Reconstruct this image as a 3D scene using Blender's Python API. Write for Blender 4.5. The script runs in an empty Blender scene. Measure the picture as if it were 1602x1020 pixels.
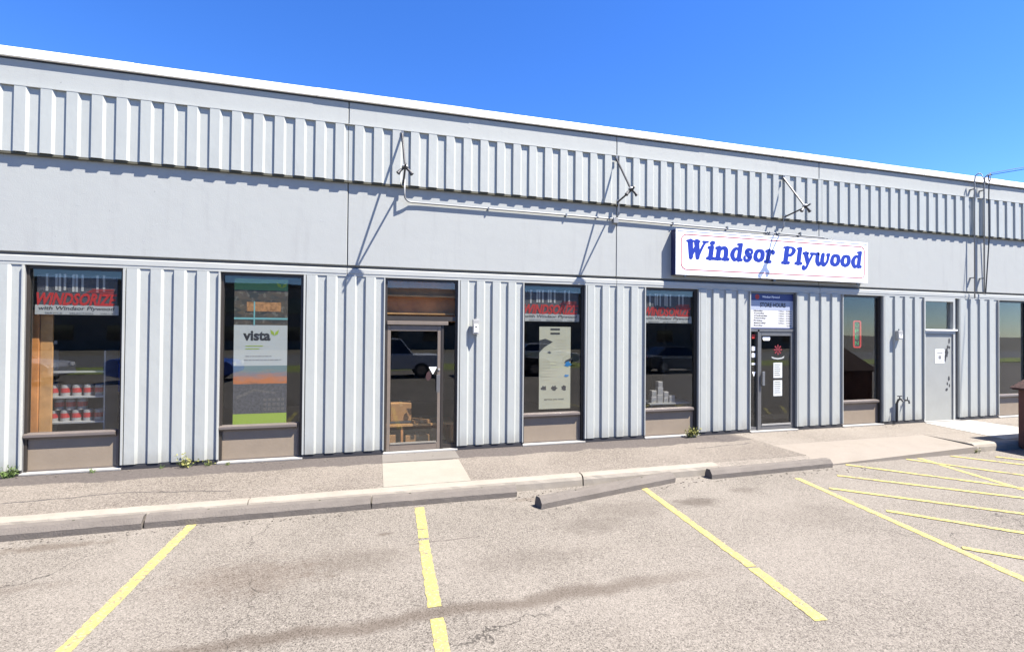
import bpy, bmesh, math, random
from mathutils import Vector, Matrix
random.seed(7)
S = bpy.context.scene
C = S.collection
rad = math.radians

# ------------------------------------------------------------ camera
YAW, PITCH, ROLL = 0.2731001871484253, 0.010944012834960343, 0.008041783090945897
fw = Vector((math.sin(YAW)*math.cos(PITCH), math.cos(YAW)*math.cos(PITCH), math.sin(PITCH)))
rt = Vector((math.cos(YAW), -math.sin(YAW), 0)); up = rt.cross(fw)
r2 = rt*math.cos(ROLL)+up*math.sin(ROLL); u2 = up*math.cos(ROLL)-rt*math.sin(ROLL)
cd = bpy.data.cameras.new('camera'); cam = bpy.data.objects.new('camera', cd); C.objects.link(cam)
m = Matrix((r2, u2, -fw)).transposed().to_4x4(); m.translation = Vector((0, -8.45, 2.0948))
cam.matrix_world = m
cd.sensor_fit = 'HORIZONTAL'; cd.sensor_width = 36; cd.lens = 752.077*36/1602
cd.clip_start = 0.05; cd.clip_end = 2000
S.camera = cam

# ------------------------------------------------------------ sky, sun, exposure
SUN = Vector((1.33, -1.0, 2.77)).normalized()
w = bpy.data.worlds.new("World"); S.world = w; w.use_nodes = True
nt = w.node_tree
sky = nt.nodes.new('ShaderNodeTexSky'); sky.sky_type = 'NISHITA'; sky.sun_disc = False
sky.sun_elevation = math.asin(SUN.z); sky.sun_rotation = math.atan2(SUN.x, SUN.y)
sky.altitude = 1100; sky.air_density = 1.0; sky.dust_density = 0.1; sky.ozone_density = 7.0
bg = nt.nodes['Background']; bg.inputs['Strength'].default_value = 0.08
hs = nt.nodes.new('ShaderNodeHueSaturation'); hs.inputs['Saturation'].default_value = 1.2; hs.inputs['Hue'].default_value = .512
nt.links.new(sky.outputs[0], hs.inputs['Color']); nt.links.new(hs.outputs[0], bg.inputs[0])
sd = bpy.data.lights.new('sun', 'SUN'); sd.energy = 5.0; sd.angle = rad(0.53); sd.color = (1.0, 0.955, 0.89)
sd.color = (1.0, .94, .86)
so = bpy.data.objects.new('sun', sd); C.objects.link(so)
so.rotation_euler = SUN.to_track_quat('Z', 'Y').to_euler(); so.location = (10, -10, 20)
vs = S.view_settings; vs.view_transform = 'Standard'; vs.look = 'None'; vs.gamma = 1; vs.use_curve_mapping = False
vs.exposure = 1.95
S.render.engine = 'CYCLES'
S.cycles.max_bounces = 8; S.cycles.transparent_max_bounces = 16; S.cycles.diffuse_bounces = 4

# ------------------------------------------------------------ helpers
class MB:
    def __init__(s): s.v = []; s.f = []
    def add(s, vs, fs):
        o = len(s.v); s.v += [tuple(p) for p in vs]; s.f += [tuple(i+o for i in f) for f in fs]; return s
    def box(s, x0, x1, y0, y1, z0, z1):
        return s.add([(x0,y0,z0),(x1,y0,z0),(x1,y1,z0),(x0,y1,z0),(x0,y0,z1),(x1,y0,z1),(x1,y1,z1),(x0,y1,z1)],
              [(0,3,2,1),(4,5,6,7),(0,1,5,4),(1,2,6,5),(2,3,7,6),(3,0,4,7)])
    def prism(s, pts, axis, a, b):
        # pts = outline (2d) in the other two axes, extruded along axis a..b
        n = len(pts)
        def mk(p, t):
            if axis == 'z': return (p[0], p[1], t)
            if axis == 'y': return (p[0], t, p[1])
            return (t, p[0], p[1])
        vs = [mk(p, a) for p in pts]+[mk(p, b) for p in pts]
        fs = [tuple(range(n)), tuple(range(2*n-1, n-1, -1))]+[(i, i+n, (i+1) % n+n, (i+1) % n) for i in range(n)]
        return s.add(vs, fs)
    def tube(s, path, r, n=10, caps=True):
        path = [Vector(p) for p in path]; rs = r if isinstance(r, (list, tuple)) else [r]*len(path)
        o = len(s.v); prev = None
        for i, p in enumerate(path):
            a = path[max(i-1, 0)]; b = path[min(i+1, len(path)-1)]
            t = (b-a).normalized()
            ref = Vector((0,0,1)) if abs(t.z) < .9 else Vector((1,0,0))
            if prev is None: e1 = t.cross(ref).normalized()
            else: e1 = (prev-t*prev.dot(t)).normalized()
            prev = e1; e2 = t.cross(e1)
            for k in range(n):
                q = 2*math.pi*k/n
                s.v.append(tuple(p+(e1*math.cos(q)+e2*math.sin(q))*rs[i]))
        for i in range(len(path)-1):
            for k in range(n):
                s.f.append((o+i*n+k, o+i*n+(k+1) % n, o+(i+1)*n+(k+1) % n, o+(i+1)*n+k))
        if caps:
            s.f.append(tuple(o+k for k in range(n))[::-1]); s.f.append(tuple(o+(len(path)-1)*n+k for k in range(n)))
        return s
    def build(s, name, mat, parent=None, bevel=0, smooth=False, seg=2, label=None):
        me = bpy.data.meshes.new(name)
        off = Vector((0,0,0))
        q = parent
        while q is not None: off += q.location; q = q.parent
        me.from_pydata([tuple(Vector(p)-off) for p in s.v], [], s.f); me.update()
        bm = bmesh.new(); bm.from_mesh(me)
        bmesh.ops.recalc_face_normals(bm, faces=bm.faces)
        if bevel:
            es = [e for e in bm.edges if len(e.link_faces) == 2 and e.calc_face_angle() > rad(30)]
            bmesh.ops.bevel(bm, geom=es, offset=bevel, segments=seg, affect='EDGES', profile=.5)
        bm.to_mesh(me); bm.free()
        if smooth:
            for p in me.polygons: p.use_smooth = True
        if mat: me.materials.append(mat)
        o = bpy.data.objects.new(name, me); C.objects.link(o)
        if parent: o.parent = parent
        if label: o['label'] = label
        return o
def tag(o, label=None, cat=None, group=None, kind=None):
    if label: o['label'] = label
    if cat: o['category'] = cat
    if group: o['group'] = group
    if kind: o['kind'] = kind
    return o
def thing(name, loc, label, cat, group=None):
    o = bpy.data.objects.new(name, None); C.objects.link(o); o.location = loc
    o.empty_display_size = .1
    return tag(o, label, cat, group)
def box(*a): return MB().box(*a)
def copy_thing(root, loc, rotz=None):
    r = root.copy(); C.objects.link(r); r.location = loc
    if rotz is not None: r.rotation_euler = (0, 0, rotz)
    for ch in list(root.children):
        c = ch.copy(); C.objects.link(c); c.parent = r
        for g in list(ch.children):
            d = g.copy(); C.objects.link(d); d.parent = c
    return r
def text_into(mb, s, x0, x1, z0, z1, y, depth=.001, bold=0, shear=0, vertical=False):
    """lettering as mesh on a plane facing the lot, fitted to x0..x1, z0..z1, standing proud of y"""
    cu = bpy.data.curves.new('lettering', 'FONT'); cu.body = s; cu.offset = bold; cu.shear = shear; cu.resolution_u = 3
    cu.fill_mode = 'FRONT'
    ob = bpy.data.objects.new('lettering', cu); C.objects.link(ob)
    me = bpy.data.meshes.new_from_object(ob.evaluated_get(bpy.context.evaluated_depsgraph_get()))
    P = [v.co.copy() for v in me.vertices]; F = [tuple(p.vertices) for p in me.polygons]
    bpy.data.objects.remove(ob); bpy.data.curves.remove(cu); bpy.data.meshes.remove(me)
    if not P: return mb
    if vertical: P = [Vector((p.y, -p.x, 0)) for p in P]
    ax, bx_ = min(p.x for p in P), max(p.x for p in P); ay, by = min(p.y for p in P), max(p.y for p in P)
    vs_ = [(x0+(p.x-ax)/(bx_-ax)*(x1-x0), y-depth, z0+(p.y-ay)/(by-ay)*(z1-z0)) for p in P]
    return mb.add(vs_, F)

# ------------------------------------------------------------ materials
def mat(name, col, rough=.6, metal=0, noise=0, nscale=4, bump=0, bscale=30, spec=None, emit=None, estr=0):
    m_ = bpy.data.materials.new(name); m_.use_nodes = True; n = m_.node_tree; b = n.nodes['Principled BSDF']
    b.inputs['Base Color'].default_value = (*col, 1); b.inputs['Roughness'].default_value = rough
    b.inputs['Metallic'].default_value = metal
    if spec is not None: b.inputs['Specular IOR Level'].default_value = spec
    if emit: b.inputs['Emission Color'].default_value = (*emit, 1); b.inputs['Emission Strength'].default_value = estr
    if noise or bump: tc = n.nodes.new('ShaderNodeTexCoord')
    if noise:
        t = n.nodes.new('ShaderNodeTexNoise'); t.inputs['Scale'].default_value = nscale; t.inputs['Detail'].default_value = 7
        t.inputs['Roughness'].default_value = .65
        r = n.nodes.new('ShaderNodeValToRGB'); r.color_ramp.elements[0].position = .3; r.color_ramp.elements[1].position = .7
        r.color_ramp.elements[0].color = (*[c*(1-noise) for c in col], 1); r.color_ramp.elements[1].color = (*[min(1, c*(1+noise)) for c in col], 1)
        n.links.new(tc.outputs['Object'], t.inputs['Vector']); n.links.new(t.outputs['Fac'], r.inputs[0]); n.links.new(r.outputs[0], b.inputs['Base Color'])
    if bump:
        t2 = n.nodes.new('ShaderNodeTexNoise'); t2.inputs['Scale'].default_value = bscale; t2.inputs['Detail'].default_value = 5
        bp = n.nodes.new('ShaderNodeBump'); bp.inputs['Strength'].default_value = bump; bp.inputs['Distance'].default_value = .02
        n.links.new(tc.outputs['Object'], t2.inputs['Vector']); n.links.new(t2.outputs['Fac'], bp.inputs['Height']); n.links.new(bp.outputs[0], b.inputs['Normal'])
    return m_

class NG:
    """tiny node-expression helper"""
    def __init__(s, name):
        s.m = bpy.data.materials.new(name); s.m.use_nodes = True; s.n = s.m.node_tree; s.b = s.n.nodes['Principled BSDF']
        s.tc = s.n.nodes.new('ShaderNodeTexCoord').outputs['Object']
    def put(s, sock, v):
        if hasattr(v, 'is_linked') or hasattr(v, 'links'): s.n.links.new(v, sock)
        else: sock.default_value = v
    def math(s, op, a, b=0.0, c=None, clamp=False):
        q = s.n.nodes.new('ShaderNodeMath'); q.operation = op; q.use_clamp = clamp
        s.put(q.inputs[0], a); s.put(q.inputs[1], b)
        if c is not None: s.put(q.inputs[2], c)
        return q.outputs[0]
    def noise(s, scale, detail=5, rough=.6, vec=None, dist=0):
        q = s.n.nodes.new('ShaderNodeTexNoise'); q.inputs['Scale'].default_value = scale; q.inputs['Detail'].default_value = detail
        q.inputs['Roughness'].default_value = rough; q.inputs['Distortion'].default_value = dist
        s.n.links.new(vec or s.tc, q.inputs['Vector']); return q.outputs['Fac']
    def vor(s, scale, feature='F1', out='Color', vec=None):
        q = s.n.nodes.new('ShaderNodeTexVoronoi'); q.inputs['Scale'].default_value = scale; q.feature = feature
        s.n.links.new(vec or s.tc, q.inputs['Vector']); return q.outputs[out]
    def smooth(s, v, a, b, lo=0.0, hi=1.0):
        q = s.n.nodes.new('ShaderNodeMapRange'); q.interpolation_type = 'SMOOTHSTEP'
        s.put(q.inputs[0], v); q.inputs[1].default_value = a; q.inputs[2].default_value = b; q.inputs[3].default_value = lo; q.inputs[4].default_value = hi
        return q.outputs[0]
    def mix(s, f, a, b, mode='MIX'):
        q = s.n.nodes.new('ShaderNodeMix'); q.data_type = 'RGBA'; q.blend_type = mode
        s.put(q.inputs[0], f); s.put(q.inputs[6], (*a, 1) if isinstance(a, tuple) else a); s.put(q.inputs[7], (*b, 1) if isinstance(b, tuple) else b)
        return q.outputs[2]
    def xyz(s, vec=None):
        q = s.n.nodes.new('ShaderNodeSeparateXYZ'); s.n.links.new(vec or s.tc, q.inputs[0]); return q.outputs
    def scale(s, sx, sy, sz, loc=(0,0,0), rot=(0,0,0)):
        q = s.n.nodes.new('ShaderNodeMapping'); q.inputs['Scale'].default_value = (sx, sy, sz); q.inputs['Location'].default_value = loc
        q.inputs['Rotation'].default_value = rot
        s.n.links.new(s.tc, q.inputs['Vector']); return q.outputs[0]
    def bump(s, h, strength, dist=.01):
        q = s.n.nodes.new('ShaderNodeBump'); q.inputs['Strength'].default_value = strength; q.inputs['Distance'].default_value = dist
        s.n.links.new(h, q.inputs['Height']); s.n.links.new(q.outputs[0], s.b.inputs['Normal'])
    def col(s, c): s.put(s.b.inputs['Base Color'], (*c, 1) if isinstance(c, tuple) else c)

def asphalt(name, base, dark, light, lot=False, speck=75):
    g = NG(name)
    cell = g.xyz(g.vor(speck))[0]                              # one random value per stone
    cell2 = g.xyz(g.vor(speck*2.1))[1]
    sp = g.math('ADD', g.math('MULTIPLY', cell, .55), g.math('MULTIPLY', cell2, .45))
    c = g.mix(g.smooth(sp, .12, .5), dark, base)
    c = g.mix(g.smooth(sp, .62, .95), c, light)
    pocks = g.smooth(g.noise(38, 3, .7), .30, .36)             # lost stones
    c = g.mix(pocks, tuple(d*.55 for d in dark), c)
    big = g.smooth(g.noise(.55, 6, .6), .32, .7)
    c = g.mix(g.math('MULTIPLY', big, .30), c, tuple(min(1, l*1.05) for l in light))
    blot = g.smooth(g.noise(1.7, 7, .68, g.scale(1, 1.3, 1, (3, 7, 0))), .56, .78)
    c = g.mix(g.math('MULTIPLY', blot, .20), c, (dark[0]*1.0, dark[1]*.88, dark[2]*.76))
    if lot:
        X, Y, Z = g.xyz()
        wob = g.noise(1.1, 4, .6)
        wob2 = g.noise(9, 5, .7)
        # brown run-off band across the stalls
        d = g.math('ABSOLUTE', g.math('ADD', g.math('ADD', Y, 4.60), g.math('MULTIPLY', g.math('SUBTRACT', wob, .5), .35)))
        d = g.math('ADD', d, g.math('MULTIPLY', g.math('SUBTRACT', wob2, .5), .10))
        m1 = g.smooth(d, .02, .13, 1, 0)
        m1 = g.math('MULTIPLY', m1, g.smooth(X, -2.6, -1.0)); m1 = g.math('MULTIPLY', m1, g.smooth(X, 1.8, 3.6, 1, 0))
        c = g.mix(g.math('MULTIPLY', m1, .55), c, (dark[0]*1.7, dark[1]*1.45, dark[2]*1.2))
        d3 = g.math('ABSOLUTE', g.math('ADD', g.math('ADD', Y, 3.27), g.math('MULTIPLY', g.math('SUBTRACT', wob, .5), .2)))
        m3 = g.math('MULTIPLY', g.smooth(d3, .004, .012, 1, 0), g.smooth(g.math('ABSOLUTE', g.math('SUBTRACT', X, .7)), .25, .45, 1, 0))
        c = g.mix(g.math('MULTIPLY', m3, .8), c, (.05, .04, .035))
        for (px, py, rx, ry, k, tint) in [(4.1,-2.95,.42,.20,.75,(.7,.66,.62)),(3.1,-2.95,.75,.42,.38,(.85,.85,.86)),(-.2,-3.5,.8,.35,.38,(.9,.84,.76)),(1.5,-3.9,1.0,.30,.30,(.85,.85,.84)),
                                          (-3.2,-2.42,.7,.12,.62,(1.0,.84,.66)),(-1.1,-3.6,.8,.45,.40,(1.25,1.0,.78)),(2.4,-3.3,.55,.33,.45,(.75,.75,.75)),(5.1,-2.7,.3,.15,.5,(.8,.8,.8)),
                                          (-3.3,-3.3,.9,.12,.35,(1.1,.95,.8)),(.1,-2.95,.12,.06,.7,(.7,.6,.5)),(5.2,-3.7,.8,.5,.22,(.9,.88,.86)),(2.0,-2.3,.35,.10,.5,(1.2,1.05,.8))]:
            ex = g.math('DIVIDE', g.math('SUBTRACT', X, px), rx); ey = g.math('DIVIDE', g.math('SUBTRACT', Y, py), ry)
            e = g.math('SQRT', g.math('ADD', g.math('MULTIPLY', ex, ex), g.math('MULTIPLY', ey, ey)))
            e = g.math('ADD', e, g.math('MULTIPLY', g.math('SUBTRACT', wob2, .5), 1.6))
            mk = g.math('MULTIPLY', g.smooth(e, .25, 1.05, 1, 0), k*.70)
            c = g.mix(mk, c, (dark[0]*tint[0]*1.5, dark[1]*tint[1]*1.32, dark[2]*tint[2]*1.15))
        # hairline cracks
        wv = g.n.nodes.new('ShaderNodeVectorMath'); wv.operation = 'ADD'
        nq = g.n.nodes.new('ShaderNodeTexNoise'); nq.inputs['Scale'].default_value = 1.5; nq.inputs['Detail'].default_value = 6
        g.n.links.new(g.tc, nq.inputs['Vector']); g.n.links.new(g.tc, wv.inputs[0]); g.n.links.new(nq.outputs['Color'], wv.inputs[1])
        ck = g.vor(.28, 'DISTANCE_TO_EDGE', 'Distance', wv.outputs[0])
        mk = g.math('MULTIPLY', g.smooth(ck, .0008, .0022, 1, 0), g.smooth(g.noise(.9, 3), .48, .6))
        c = g.mix(g.math('MULTIPLY', mk, .7), c, tuple(q*.45 for q in dark))
    g.col(c); g.b.inputs['Roughness'].default_value = .9; g.b.inputs['Specular IOR Level'].default_value = .25
    g.bump(sp, .55, .006)
    return g

M = {}
M['lot'] = asphalt('lot asphalt', (.131,.117,.099), (.027,.0225,.019), (.212,.191,.165), lot=True, speck=100).m
g = asphalt('walkway aggregate', (.118,.102,.085), (.034,.028,.024), (.20,.178,.152), speck=66)
X, Y, Z = g.xyz()                                             # smooth tar strip worn along the wall
edge = g.math('ADD', Y, g.math('MULTIPLY', g.math('SUBTRACT', g.noise(1.3, 5, .6), .5), .5))
tarm = g.smooth(edge, -.60, -.56)
tarm = g.math('MULTIPLY', tarm, g.smooth(X, 6.9, 7.3, 1, 0))
old = g.b.inputs['Base Color'].links[0].from_socket
tarc = g.mix(g.smooth(g.noise(22, 6, .7), .35, .65), (0.0506,0.0438,0.04), (0.0774,0.0666,0.0598))
c = g.mix(tarm, old, tarc)
# tar-filled cracks
for (ax, ay, bx, by) in [(6.35,-.18,6.6,-.62),(6.6,-.62,7.3,-.5),(5.6,-.95,6.9,-.82),(-4.8,-1.35,-3.0,-1.2),(-3.0,-1.2,-1.8,-1.45)]:
    L = math.hypot(bx-ax, by-ay); nx, ny = -(by-ay)/L, (bx-ax)/L; tx, ty = (bx-ax)/L, (by-ay)/L
    dd = g.math('ADD', g.math('MULTIPLY', X, nx), g.math('MULTIPLY', Y, ny)); dd = g.math('SUBTRACT', dd, ax*nx+ay*ny)
    dd = g.math('ABSOLUTE', g.math('ADD', dd, g.math('MULTIPLY', g.math('SUBTRACT', g.noise(3, 5), .5), .16)))
    tt = g.math('SUBTRACT', g.math('ADD', g.math('MULTIPLY', X, tx), g.math('MULTIPLY', Y, ty)), ax*tx+ay*ty+L/2)
    mk = g.math('MULTIPLY', g.smooth(dd, .006, .016, 1, 0), g.math('LESS_THAN', g.math('ABSOLUTE', tt), L/2))
    c = g.mix(mk, c, (.03,.027,.027))
g.col(c); M['walk'] = g.m
M['pink'] = asphalt('entrance aggregate', (.142,.125,.105), (.065,.056,.047), (.21,.188,.16), speck=75).m
def concrete(name, col, k=.16, bumpk=.3):
    g = NG(name)
    a = g.noise(3.1, 8, .7); b_ = g.noise(45, 4, .7); s_ = g.smooth(g.noise(1.1, 5, .65, g.scale(1, 1, 1, (9, 2, 5))), .5, .75)
    c = g.mix(a, tuple(q*(1-k) for q in col), tuple(min(1, q*(1+k)) for q in col))
    c = g.mix(g.smooth(b_, .28, .42, .6, 0), c, tuple(q*.55 for q in col))
    c = g.mix(g.math('MULTIPLY', s_, .25), c, (col[0]*.66, col[1]*.6, col[2]*.52))
    g.col(c); g.b.inputs['Roughness'].default_value = .88; g.bump(b_, bumpk, .01); return g.m
M['slab'] = concrete('pale slab concrete', (0.184,0.168,0.138))
M['slabw'] = concrete('new slab concrete', (0.288,0.276,0.252), .08)
M['ramp'] = concrete('ramp concrete', (0.154,0.134,0.11))
M['kerb'] = concrete('kerb concrete', (0.188,0.168,0.138), .25)
M['block'] = concrete('weathered block concrete', (.098,.085,.073), .32, .8)
M['plinth'] = concrete('plinth concrete', (0.106,0.106,0.106), .3)
M['sillw'] = concrete('painted sill', (0.246,0.24,0.224), .15)

# yellow traffic paint, worn so that the asphalt shows through
g = NG('yellow road paint')
worn = g.math('MULTIPLY', g.smooth(g.noise(16, 8, .85), .43, .49), g.smooth(g.noise(2.2, 8, .85, g.scale(1, 1, 1, (5, 1, 0))), .39, .44))
c = g.mix(worn, (.125,.104,.075), (.285,.240,.062))
c = g.mix(g.smooth(g.xyz(g.vor(70))[0], .75, .95, 0, .5), c, (0.413,0.367,0.16))
g.col(c); g.b.inputs['Roughness'].default_value = .8; g.bump(g.noise(60, 3), .5, .006); M['yellow'] = g.m

# painted precast wall
g = NG('grey painted concrete')
WALL = (.280,.291,.280)
a = g.noise(.9, 6, .6); st = g.noise(6, 6, .6, g.scale(1, 1, .12))
c = g.mix(a, tuple(q*.955 for q in WALL), tuple(q*1.035 for q in WALL))
c = g.mix(g.smooth(st, .50, .75, 0, .22), c, (0.187,0.187,0.187))
pt = g.smooth(g.noise(3.0, 8, .75, g.scale(1, 1, 2.6, (4, 1, 2))), .63, .66)
c = g.mix(g.math('MULTIPLY', pt, .38), c, (0.307,0.313,0.32))
spot = g.smooth(g.noise(16, 3, .5), .725, .74)
c = g.mix(g.math('MULTIPLY', spot, .5), c, (0.133,0.133,0.14))
g.col(c); g.b.inputs['Roughness'].default_value = .75
hb = g.math('ADD', g.math('MULTIPLY', g.noise(55, 4, .6), .5), g.math('ADD', g.math('MULTIPLY', pt, .5), g.noise(4, 5)))
g.bump(hb, .28, .012); M['wall'] = g.m
# painted siding metal with a little oil-canning and grime at the lap ends
g = NG('painted siding metal')
SID = (.300,.313,.295)
a = g.noise(2.2, 5, .6, g.scale(1, 1, .35)); c = g.mix(a, tuple(q*.94 for q in SID), tuple(q*1.05 for q in SID))
gr = g.smooth(g.noise(7, 7, .75, g.scale(1.6, 1.6, .8, (2, 2, 2))), .60, .74)
c = g.mix(g.math('MULTIPLY', gr, .22), c, (0.18,0.173,0.16))
rust = g.smooth(g.noise(19, 5, .7), .74, .77)
c = g.mix(g.math('MULTIPLY', rust, .6), c, (0.173,0.133,0.107))
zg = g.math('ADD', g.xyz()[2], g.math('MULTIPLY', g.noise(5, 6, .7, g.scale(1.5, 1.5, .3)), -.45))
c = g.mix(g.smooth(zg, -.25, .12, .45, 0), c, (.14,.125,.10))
g.col(c); g.b.inputs['Roughness'].default_value = .48; g.bump(g.noise(3.5, 4, .55, g.scale(1, 1, .5)), .4, .02); M['siding'] = g.m
M['cap'] = mat('white metal flashing', (.80,.80,.79), .4, noise=.05, nscale=3)
M['beam'] = mat('header flashing paint', (0.312,0.32,0.3), .5, noise=.05, nscale=2)
M['dark'] = mat('dark joint and shadow strip', (.028,.028,.032), .9)
M['nailer'] = mat('weathered nailer wood', (.058,.055,.036), .8, noise=.25, nscale=9)
M['bronze'] = mat('dark bronze frame metal', (0.0352,0.0301,0.0256), .42, metal=.25, noise=.1, nscale=8)
M['alum'] = mat('brown anodised door metal', (.150,.122,.098), .42, metal=.15, noise=.08, nscale=10)
M['alumg'] = mat('grey anodised door metal', (0.128,0.128,0.128), .4, metal=.4, noise=.08, nscale=10)
M['sillm'] = mat('brown sill metal', (0.109,0.092,0.0816), .4, metal=.2, noise=.1)
M['brown'] = mat('brown panel paint', (.190,.152,.110), .6, noise=.06, nscale=5, bump=.05)
M['white'] = mat('white plastic', (.82,.82,.82), .4)
M['offw'] = mat('off white metal box', (0.278,0.278,0.266), .5, noise=.06)
M['galv'] = mat('galvanised conduit', (0.16,0.166,0.17), .4, metal=.5, noise=.12, nscale=20)
M['pipew'] = mat('grey painted conduit', (0.192,0.198,0.198), .5, noise=.05)
M['black'] = mat('black metal', (.018,.018,.02), .45)
M['blk'] = mat('black ink', (.02,.02,.022), .6)
M['ink'] = mat('grey ink', (0.16,0.16,0.16), .7)
M['navyside'] = mat('sign cabinet blue', (0.012,0.016,0.068), .45)
M['signface'] = mat('white acrylic sign face', (.86,.86,.87), .35)
M['signblue'] = mat('sign letter blue', (.006,.022,.24), .4)
M['signred'] = mat('sign border red', (.26,.012,.018), .45)
M['red'] = mat('banner red', (.30,.014,.010), .6)
M['bannerw'] = mat('banner white', (0.278,0.278,0.266), .6)
M['bannerb'] = mat('banner print', (0.044,0.044,0.0496), .6, noise=.5, nscale=25)
M['beige'] = mat('poster paper', (0.32,0.307,0.23), .6, noise=.03)
M['posterw'] = mat('poster white', (0.32,0.333,0.32), .6)
M['lime'] = mat('poster lime', (0.214,0.294,0.0266), .6)
M['gposter'] = mat('poster green', (0.0694,0.176,0.064), .6)
M['navy'] = mat('board navy', (0.0192,0.032,0.128), .5)
M['lblue'] = mat('board shade blue', (0.266,0.298,0.384), .5)
M['neonr'] = mat('red neon tube', (.22,.012,.012), .4, emit=(1,.05,.03), estr=.10)
M['neong'] = mat('green neon tube', (.03,.20,.07), .4, emit=(.05,.6,.2), estr=.12)
M['card'] = mat('cardboard', (.25,.125,.045), .8, noise=.15, nscale=6)
M['tape'] = mat('packing tape', (.30,.17,.07), .35)
M['wood'] = mat('orange stained wood', (0.4,0.168,0.052), .45, noise=.35, nscale=3)
M['wood2'] = mat('pale pine wood', (.36,.19,.070), .5, noise=.3, nscale=4)
M['canw'] = mat('white paint can', (.20,.19,.185), .35)
M['canr'] = mat('red can label', (.26,.02,.02), .4)
M['shelfm'] = mat('shelf metal', (0.224,0.224,0.224), .4)
M['intwall'] = mat('interior wall', (0.0856,0.08,0.0746), .8, noise=.2, nscale=1)
M['intfloor'] = mat('interior floor', (0.106,0.0936,0.08), .5, noise=.15, nscale=3)
M['intceil'] = mat('interior ceiling', (.30,.30,.30), .9)
M['blue'] = mat('blue plastic', (0.024,0.064,0.32), .4)
M['dgrey'] = mat('dark grey cabinet', (0.0266,0.0266,0.0294), .5)
M['bluep'] = mat('poster blue print', (0.0106,0.134,0.32), .6)
M['shed'] = mat('red brown painted boards', (0.0904,0.032,0.0224), .75, noise=.2, nscale=5)
M['shingle'] = mat('brown shingles', (0.0534,0.0266,0.0224), .9, noise=.55, nscale=22, bump=.5)
M['leaf'] = mat('weed leaf', (0.0746,0.118,0.024), .6, noise=.4, nscale=30)
M['leafy'] = mat('yellowing weed leaf', (0.16,0.154,0.0374), .6, noise=.4, nscale=30)
M['grass'] = mat('verge grass', (.15,.18,.035), .9, noise=.4, nscale=1.5, bump=.5)
M['dirt'] = mat('dry ground', (0.096,0.0856,0.064), .95, noise=.3, nscale=.4)
M['road'] = mat('road asphalt', (.10,.098,.094), .9, noise=.15, nscale=2)
M['farb'] = mat('far building wall', (0.192,0.176,0.154), .8, noise=.1)
M['rubber'] = mat('tyre rubber', (.02,.02,.02), .8)
M['carglass'] = mat('car glass', (0.0106,0.0134,0.016), .05, spec=.8)
M['chrome'] = mat('wheel metal', (0.266,0.266,0.278), .3, metal=.9)

def glassmat(name, tint, ior):
    m_ = bpy.data.materials.new(name); m_.use_nodes = True; n = m_.node_tree; n.nodes.clear()
    o = n.nodes.new('ShaderNodeOutputMaterial'); mx = n.nodes.new('ShaderNodeMixShader'); t = n.nodes.new('ShaderNodeBsdfTransparent')
    gl = n.nodes.new('ShaderNodeBsdfGlossy'); lw = n.nodes.new('ShaderNodeLayerWeight'); lw.inputs['Blend'].default_value = .5
    pw = n.nodes.new('ShaderNodeMath'); pw.operation = 'POWER'; n.links.new(lw.outputs['Facing'], pw.inputs[0]); pw.inputs[1].default_value = 5
    fr = n.nodes.new('ShaderNodeMath'); fr.operation = 'MULTIPLY_ADD'; n.links.new(pw.outputs[0], fr.inputs[0]); fr.inputs[1].default_value = 1-ior; fr.inputs[2].default_value = ior
    t.inputs[0].default_value = (*tint, 1); gl.inputs['Roughness'].default_value = 0.0; gl.inputs['Color'].default_value = (.95,.97,1,1)
    nz = n.nodes.new('ShaderNodeTexNoise'); nz.inputs['Scale'].default_value = 1.6; nz.inputs['Detail'].default_value = 1
    bp = n.nodes.new('ShaderNodeBump'); bp.inputs['Strength'].default_value = .02; bp.inputs['Distance'].default_value = .02
    tc = n.nodes.new('ShaderNodeTexCoord'); n.links.new(tc.outputs['Object'], nz.inputs['Vector']); n.links.new(nz.outputs['Fac'], bp.inputs['Height']); n.links.new(bp.outputs[0], gl.inputs['Normal'])
    n.links.new(fr.outputs[0], mx.inputs[0]); n.links.new(t.outputs[0], mx.inputs[1]); n.links.new(gl.outputs[0], mx.inputs[2]); n.links.new(mx.outputs[0], o.inputs[0])
    return m_
M['glass'] = glassmat('window glass', (.95,.96,.95), .042)

# ============================================================ THE SETTING
def struct(o): o['kind'] = 'structure'; return o
def sheet(name, pts, z, m_, th=None):
    mb = MB(); mb.add([(x, y, z) for x, y in pts], [tuple(range(len(pts)))])
    return struct(mb.build(name, m_))
LOT = -.15
sheet('ground', [(-600,-600),(600,-600),(600,600),(-600,600)], -.17, M['dirt'])
sheet('parking_lot', [(-30,-19),(45,-19),(45,-1.85),(-30,-1.85)], LOT, M['lot'])
sheet('grass_verge', [(-120,-24),(120,-24),(120,-19),(-120,-19)], -.14, M['grass'])
sheet('road', [(-200,-38),(200,-38),(200,-24),(-200,-24)], -.15, M['road'])
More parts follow.
